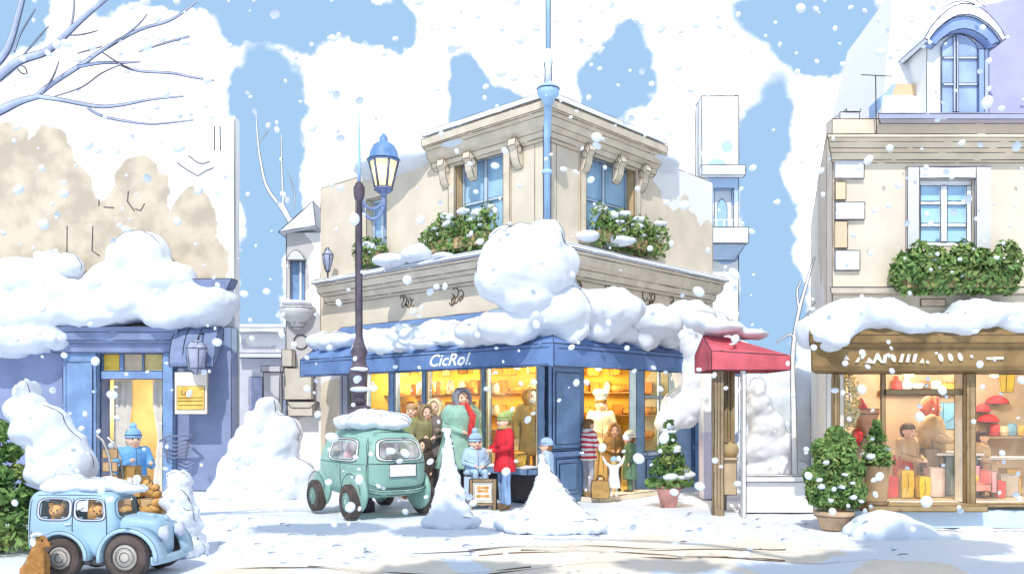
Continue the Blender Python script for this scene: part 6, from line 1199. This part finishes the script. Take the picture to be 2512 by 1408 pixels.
# glass counter inside the shop, behind the windows
t = thing('shop_counter', 'cream shop counter behind the display windows of the corner shop', 'counter', (-.2, 16.6, .04))
mb = MB(); mb.box(-1.5, .3, 16.45, 16.85, .04, .95); mb.build('cabinet', mat('counter_cream', '#f3dfae', .1, 2), t, ink=.006, inkmat=INKB)
mb = MB(); mb.box(-1.55, .35, 16.40, 16.9, .951, 1.0); mb.build('worktop', mat('pale_stone', '#efe3cb'), t, ink=.006, inkmat=INKB)
for i in range(8): loaf((-1.35 + i * .2, 16.55 + .08 * (i % 2), 1.0), .4 * i, 1.25, 'golden loaf on the cream counter inside the corner shop', 'loaves on the counter')
# bags by the door
for px, Yb, s_, lab in ((1472, 14.6, 1.0, 'brown carrier bag on the door step beside the striped sweater'), (1475, 15.3, .9, 'tan sack just inside the doorway behind the striped sweater')):
    t = thing('carrier_bag', lab, 'bag', (X(px, Yb), Yb, .07 if Yb < 15 else .04)); c = Vector(t.location)
    mb = MB(); mb.ring_loft([[c + Vector((sx * .16 * q * s_, sy * .08 * q * s_, z_ * s_)) for sx, sy in ((-1, -1), (1, -1), (1, 1), (-1, 1))] for q, z_ in ((.9, 0), (1.0, .15), (.85, .3))], 0, True, False); mb.build('sack', mat('bag_tan', '#b9955c', .18, 6), t, ink=.005)
    mb = MB(); mb.tube([c + Vector((.07 * math.cos(a) * s_, 0, (.3 + .09 * math.sin(a)) * s_)) for a in span(0, 3.14, 8)], .01, 5); mb.build('handle', INKB, t)
# ------------------------------------------------------------------ right shop display
fz = Z(1232, YR) + .0
def on(px, py, Y): return P(px, py, Y)
pot = (X(2046, 11.35), 11.35)
t = thing('potted_shrub', 'broad round green shrub in a wooden tub left of the brown shop window', 'shrub', (*pot, 0))
mb = MB(); mb.lathe((*pot, .0), [(.17, 0), (.23, .17), (.26, .18), (.26, .24), (.22, .245)], 20); mb.line([(pot[0] + .262 * math.cos(a), pot[1] + .262 * math.sin(a), .18) for a in span(3, 6.4, 12)], .005); mb.build('tub', mat('tub_wood', '#c7a98a', .16, 4), t)
mb = MB(); mb.tube([(*pot, .2), (*pot, .5)], .04, 8); mb.build('trunk', MC['fir_trunk'], t)
mb = MB()
for (a, b, c_, r_) in ((0, 0, .62, .34), (-.14, -.05, .50, .24), (.16, -.05, .5, .24), (0, -.05, .92, .26), (.1, 0, 1.12, .18), (-.12, 0, 1.06, .17), (.02, 0, 1.26, .12), (-.26, 0, .7, .14), (.28, 0, .78, .13)):
    for m_ in range(3): mb.leaves((pot[0] + a, pot[1] + b, c_), (r_ * 1.05, r_ * .9, r_ * .95), int(1900 * r_ * (1.3 if m_ == 0 else .8)), .042, m_, .9, .3)
mb.build('foliage', GRN[:3], t); rnd = random.Random(9)
for _ in range(9): snow('snow_lump', [((pot[0] + rnd.uniform(-.3, .3), pot[1] - .30, rnd.uniform(.35, 1.0)), (.05, .04, .03))], parent=t, vox=.018, rough=.02, arcs=.3, r=.004, rs=9)
Yi = 11.58
t = thing('potted_conifer', 'slim green conifer in a tall brown pot on the brown shop window ledge', 'plant', (X(2150, Yi), Yi, fz)); c = Vector(t.location)
zp = Z(1140, Yi); mb = MB(); mb.lathe((c.x, c.y, 0), [(.15, fz), (.16, fz + .04), (.13, fz + .05), (.17, zp - .04), (.19, zp), (.15, zp - .01)], 18); mb.build('pot', mat('pot_brown', '#ab8f6e', .12, 4), t, ink=.004, ang=60)
fir('', '', c.x, c.y, Z(1030, Yi) - zp, .2, 1800, 4, z0=zp - .02, seed=71, size=.035, parent=t)
def gift(label, px0, px1, Y, py, colr, z0=None, dep=.22, rib=None, cat='box', nm='gift_box'): return carton(label, px0, px1, Y, fz if z0 is None else z0, Z(py, Y), colr, dep, rib, cat, nm)
gift('tall red box left of the brown conifer pot in the shop window', 2112, 2128, 12.5, 1145, '#d63238'); gift('red box right of the brown conifer pot in the shop window', 2172, 2204, 12.45, 1168, '#d63238')
def soft_bag(label, px, Y, w_, py, colr, z0=None):
    z0 = fz if z0 is None else z0; t = thing('paper_bag', label, 'bag', (X(px, Y), Y, z0)); c = Vector(t.location); h = Z(py, Y) - z0; w_ = Q(w_, Y) / 2
    mb = MB(); mb.ring_loft([[c + Vector((sx * w_ * q, sy * .07 * q, z_ * h)) for sx, sy in ((-1, -1), (1, -1), (1, 1), (-1, 1))] for q, z_ in ((.9, 0), (1.0, .5), (.92, 1))], 0, True, False); mb.line([c + Vector((-w_ * .3, -.075, h * .1)), c + Vector((w_ * .1, -.078, h * .45)), c + Vector((-w_ * .1, -.075, h * .9))], .004); mb.build('bag_body', mat('bag' + colr, colr, .14, 6), t, ink=.004, inkmat=INKB)
    mb = MB(); mb.tube([c + Vector((w_ * .4 * math.cos(a), 0, h + .06 * math.sin(a))) for a in span(0, 3.14, 8)], .007, 5); mb.build('handle', INKB, t)
soft_bag('wide yellow paper bag beside the right red box in the shop window', 2222, 12.5, 32, 1152, '#e8bc3c'); soft_bag('narrow lemon yellow bag left of the pink box in the shop window', 2264, 12.4, 30, 1168, '#ecc62a')
gift('tall pale pink box beside the lemon yellow bag', 2282, 2318, 12.55, 1148, '#e6c8bc')
gift('tall crimson box standing behind the wide yellow paper bag', 2206, 2240, 12.75, 1118, '#cf3a3c')
gift('orange box between the lemon yellow bag and the red box', 2242, 2258, 12.6, 1165, '#e08a4a')
gift('red box on the shop floor at the right end of the pink armchair', 2448, 2468, 12.42, 1180, '#d63238'); gift('mustard box behind the taupe storage box', 2470, 2506, 12.85, 1150, '#dfae3a')
Y2 = YB - .26
mb = MB(); mb.box(X(2410, Y2), X(2600, Y2), Y2 - .02, YB - .002, Z(1075, Y2), Z(1069, Y2)); mb.build('wall_shelf', BRP, rb, ink=.005, inkmat=INKB)
t = thing('sales_counter', 'teal grey counter with white top inside the brown shop window', 'counter', (X(2335, 12.9), 12.9, fz))
mb = MB(); mb.box(X(2320, 12.8), X(2400, 12.8), 12.8, 13.3, fz, Z(1118, 12.8)); mb.build('cabinet', mat('teal_grey', '#7c9390', .12, 3), t, ink=.005)
mb = MB(); mb.box(X(2292, 12.8), X(2410, 12.8), 12.74, 13.34, Z(1117.6, 12.8), Z(1110, 12.8)); mb.build('worktop', mat('white_paper', '#f4f1ea'), t, ink=.004)
mb = MB(); c = P(2316, 1118, 12.85); mb.box(X(2268, 12.85), X(2300, 12.85), 12.8, 13.1, fz, Z(1100, 12.85)); tag(mb.build('side_table', mat('grey_brown', '#9b8c78', .12, 4), ink=.005), 'grey brown box table between the red hat and the teal counter', 'table')
# hanging and shelf goods
Ysh = YB - .26
mb = MB(); mb.box(X(2170, Ysh), X(2372, Ysh), Ysh - .02, YB - .002, Z(965, Ysh), Z(958, Ysh)); mb.build('wall_shelf', BRP, rb, ink=.005, inkmat=INKB)
zs_ = Z(957.8, Ysh)
def vase(label, px, h, r_, colr, Y=Ysh + .1, z0=zs_, nm='jug', cat='jug', prof=((.6, 0), (1, .3), (.9, .6), (.5, .8), (.6, 1))):
    mbx = MB(); mbx.lathe((X(px, Y), Y, z0), [(r_ * a, h * b) for a, b in prof], 14); mbx.line([(X(px, Y) + r_ * 1.0 * math.cos(a), Y + r_ * math.sin(a), z0 + h * .3) for a in span(3.2, 6.2, 8)], .004); tag(mbx.build(nm, mat('glaze' + colr, colr, .12, 8, .5)), label, cat)
vase('red bottle at the left end of the brown shop shelf', 2200, .24, .08, '#d24a44', nm='bottle', cat='bottle', prof=((.8, 0), (1, .1), (1, .6), (.35, .75), (.3, 1)))
vase('white pitcher next to the red bottle on the brown shop shelf', 2224, .22, .09, '#f2ede0'); vase('squat white bowl in the middle of the brown shop shelf', 2250, .12, .11, '#efe8d8', nm='bowl', cat='bowl', prof=((.4, 0), (.7, .3), (1, 1), (.9, 1)))
vase('white jar right of the squat bowl on the brown shop shelf', 2296, .17, .08, '#f2ede0', nm='jar', cat='jar', prof=((.8, 0), (1, .1), (1, .8), (.7, 1)))
for px, c_, lab, nm, ct, h_ in ((2440, '#d24a44', 'red canister at the left end of the low shelf in the right brown shop window', 'canister', 'canister', .2), (2462, '#f0d6b0', 'cream jar second from the left on the low shelf in the right brown shop window', 'jar', 'jar', .16), (2482, '#6fa8cc', 'blue jar in the middle of the low shelf in the right brown shop window', 'jar', 'jar', .2), (2504, '#e8bc3c', 'yellow canister right of the blue jar on the low shelf', 'canister', 'canister', .17)): vase(lab, px, h_, .075, c_, z0=Z(1068.8, Ysh), nm=nm, cat=ct, prof=((.8, 0), (1, .08), (1, .8), (.75, 1)))
loaf((X(2330, Ysh + .1), Ysh + .1, zs_), .2, 1.4, 'brown loaf at the right end of the brown shop shelf', None)
tag(MB().cap(P(2104, 1066, 12.3), P(2100, 1086, 12.3), .09, .07, 7).build('paper_lantern', mat('lantern_red', '#d63238'), ink=.004), 'red faceted paper lantern in the left corner of the brown shop window', 'lantern')
mb = MB(); mb.lathe(P(2122, 1072, 12.6), [(.11, 0), (.19, .34), (.21, .345), (.21, .42), (.18, .42)], 16); t = mb.build('terracotta_pot', mat('terracotta', '#d39a78', .12, 4), ink=.005, ang=60); tag(t, 'large terracotta pot on the stand in the left of the brown shop window', 'pot')
mb = MB(); c = P(2122, 1072, 12.6); mb.box(c.x - .2, c.x + .2, 12.45, 12.8, fz, c.z - .002); tag(mb.build('display_stand', mat('grey_brown', '#9b8c78'), ink=.005), 'grey brown display stand under the terracotta pot', 'stand')
mb = MB(); mb.lathe(P(2112, 1020, 12.6), [(.12, .0), (.10, .12), (.03, .24), (.0, .27)], 12); tag(mb.build('felt_hat', mat('lantern_red', '#d63238')), 'red pointed cap on the terracotta pot', 'hat')
for px, py, lab, r_ in ((2090, 1000, 'yellow balloon cluster shape hanging in the left of the brown shop window', .14), ):
    t = thing('yellow_garland', 'yellow mimosa garland hanging in the left corner of the brown shop window', 'garland', P(px, 1040, 12.3)); mb = MB()
    for m_ in range(2): mb.leaves(P(2082, 985, 12.3), (.16, .12, .42), 260, .045, m_)
    mb.build('blossom', [mat('mimosa', '#eccb3c', .15, 8), mat('mimosa_pale', '#f6efcf', .1, 8)], t); mb = MB(); mb.tube([P(2082, 915, 12.3), P(2084, 985, 12.3), P(2090, 1040, 12.3)], .01, 5); mb.build('stem', MC['fir_trunk'], t)
person('shopper with dark brown hair in tan coat behind the yellow paper bag', *at(2226, 12.95), ht(1038, 12.95, fz - .4), z0=fz - .4, rz=R_(30), coat='#cdae86', trousers='#9d8566', hair='#5b3c30', arms=('front', 'front'), wide=1.2)
person('shopper in shaggy red hat facing right beside the teal counter', *at(2284, 13.1), ht(976, 13.1, fz - .3), z0=fz - .3, rz=RIGHT - .4, coat='#b59a74', trousers='#8c7858', hat='hood', hatc='#cf5a3c', hair='#a98a4a', arms=('front', 'front'), wide=1.3)
person('shopper with dark hair in tan jacket behind the pink armchair', *at(2406, 13.0), ht(1056, 13.0, fz - .3), z0=fz - .3, rz=R_(60), coat='#c9ab86', trousers='#96805f', hair='#4a2e2a', arms=('front', 'front'), wide=1.25)
mb = MB(); c = P(2345, 1052, 13.5); mb.box(c.x - .2, c.x + .2, 13.5, 13.7, c.z, c.z + .42); mb.line([c + Vector((-.15, -.003, .1)), c + Vector((.1, -.003, .3))], .004); tag(mb.build('blue_parcel', mat('parcel_blue', '#6fa8cc', .15, 4), ink=.005), 'sky blue parcel against the back wall above the teal counter', 'parcel')
mb = MB(); mb.box(c.x - .25, c.x + .25, 13.45, 13.8, fz, c.z - .003); tag(mb.build('side_cabinet', mat('tan_board', '#c9b393'), ink=.005), 'tan cabinet under the sky blue parcel', 'cabinet')
# right-hand window: armchair, table, red hats, banner
Ya_ = 12.35; PNK = mat('pink_fabric', '#eba6ac', .1, 4)
t = thing('pink_armchair', 'pink armchair with a seat band in the right brown shop window', 'armchair', (X(2414, Ya_), Ya_ + .2, fz)); xa, xb = X(2386, Ya_), X(2444, Ya_); zA = Z(1145, Ya_)
mb = MB(); mb.box(xa + .05, xb - .075, Ya_ + .30, Ya_ + .40, fz + .1, zA); mb.build('backrest', PNK, t, ink=.004)
mb = MB(); mb.box(xa + .05, xb - .075, Ya_, Ya_ + .299, fz + .1, fz + .2); mb.build('seat', mat('salmon', '#eb9a8c', .1, 4), t, ink=.004)
for a, b in ((xb - .07, xb), (xa - .02, xa + .045)): mb = MB(); mb.box(a, b, Ya_ - .01, Ya_ + .40, fz + .08, zA - .06); mb.build('armrest', PNK, t, ink=.004)
for a in (xa, xb - .05): 
    for y_ in (Ya_ + .01, Ya_ + .34): mb = MB(); mb.box(a, a + .03, y_, y_ + .03, fz, fz + .078); mb.build('leg', INKB, t)
mb = MB(); mb.ell((X(2398, Ya_), Ya_ + .15, fz + .27), (.1, .09, .07), 12, 8); tag(mb.build('yellow_cushion', mat('cushion_yellow', '#f2c04a', .12, 5)), 'round yellow cushion on the seat of the pink armchair', 'cushion')
t = thing('white_table', 'white table behind the pink armchair in the right brown shop window', 'table', (X(2465, 12.95), 12.95, fz)); zt2 = Z(1122, 12.85)
mb = MB(); mb.box(X(2392, 12.85), X(2560, 12.85), 12.78, 13.2, zt2 - .03, zt2); mb.build('table_top', mat('white_paper', '#f4f1ea'), t, ink=.004)
for a in (2400, 2550): 
    for y_ in (12.8, 13.15): mb = MB(); mb.box(X(a, 12.85), X(a, 12.85) + .04, y_, y_ + .04, fz, zt2 - .031); mb.build('leg', MC['grey_brown'], t)
mb = MB(); mb.box(X(2455, 12.6), X(2500, 12.6), 12.6, 12.75, fz, fz + .32); tag(mb.build('storage_box', mat('grey_taupe', '#b7aca2', .1, 4), ink=.004), 'taupe storage box on the floor right of the pink armchair', 'box')
for px, py, w_, lab in ((2446, 990, .17, 'flat red cap on the upper peg in the right brown shop window'), (2410, 1010, .12, 'crimson cap on the lower left peg in the right brown shop window'), (2424, 1035, .16, 'round red hat on the lower middle peg in the right brown shop window')):
    c = P(px, py, YB - .12); t = thing('red_hat', lab, 'hat', c); mb = MB(); mb.lathe(c, [(w_, 0), (w_ * 1.05, .03), (w_ * .8, .09), (w_ * .4, .13), (0, .14)], 14); mb.build('crown', mat('hat_red', '#cf3038', .15, 6), t, ink=.004, ang=60); mb = MB(); mb.box(c.x - .02, c.x + .02, c.y, YB - .001, c.z - .02, c.z - .001); mb.build('peg', INKB, t)
mb = MB(); c = P(2470, 960, YR + .7); mb.prism([P(2456, 962, YR + .7), P(2486, 962, YR + .7), P(2490, 918, YR + .7), P(2452, 918, YR + .7)], (0, .03, 0)); mb.line([P(2470, 918, YR + .695), P(2468, 962, YR + .695)], .004); tag(mb.build('yellow_banner', mat('banner_yellow', '#f2cf2a', .1, 4), ink=.004), 'bright yellow banner hanging at the top of the right brown shop window', 'banner')
# ------------------------------------------------------------------ falling snow
mb = MB(); rnd = random.Random(77)
for _ in range(800):
    Y = rnd.uniform(4.2, 12.5); px, py = rnd.uniform(-150, 2660), rnd.uniform(-80, 1300); p = P(px, py, Y); r_ = rnd.choice((.006, .008, .010, .012, .015, .017)) * (.7 + Y / 26) * 1.95
    if p.z < .1: continue
    q = Matrix.Rotation(rnd.uniform(0, 3), 3, 'Y'); mb.ell(p, (r_ * rnd.uniform(.8, 1.1), r_ * .8, r_ * rnd.uniform(1.0, 1.3)), 9, 6, M=q)
tag(mb.build('falling_snow', SNOW), kind='stuff')
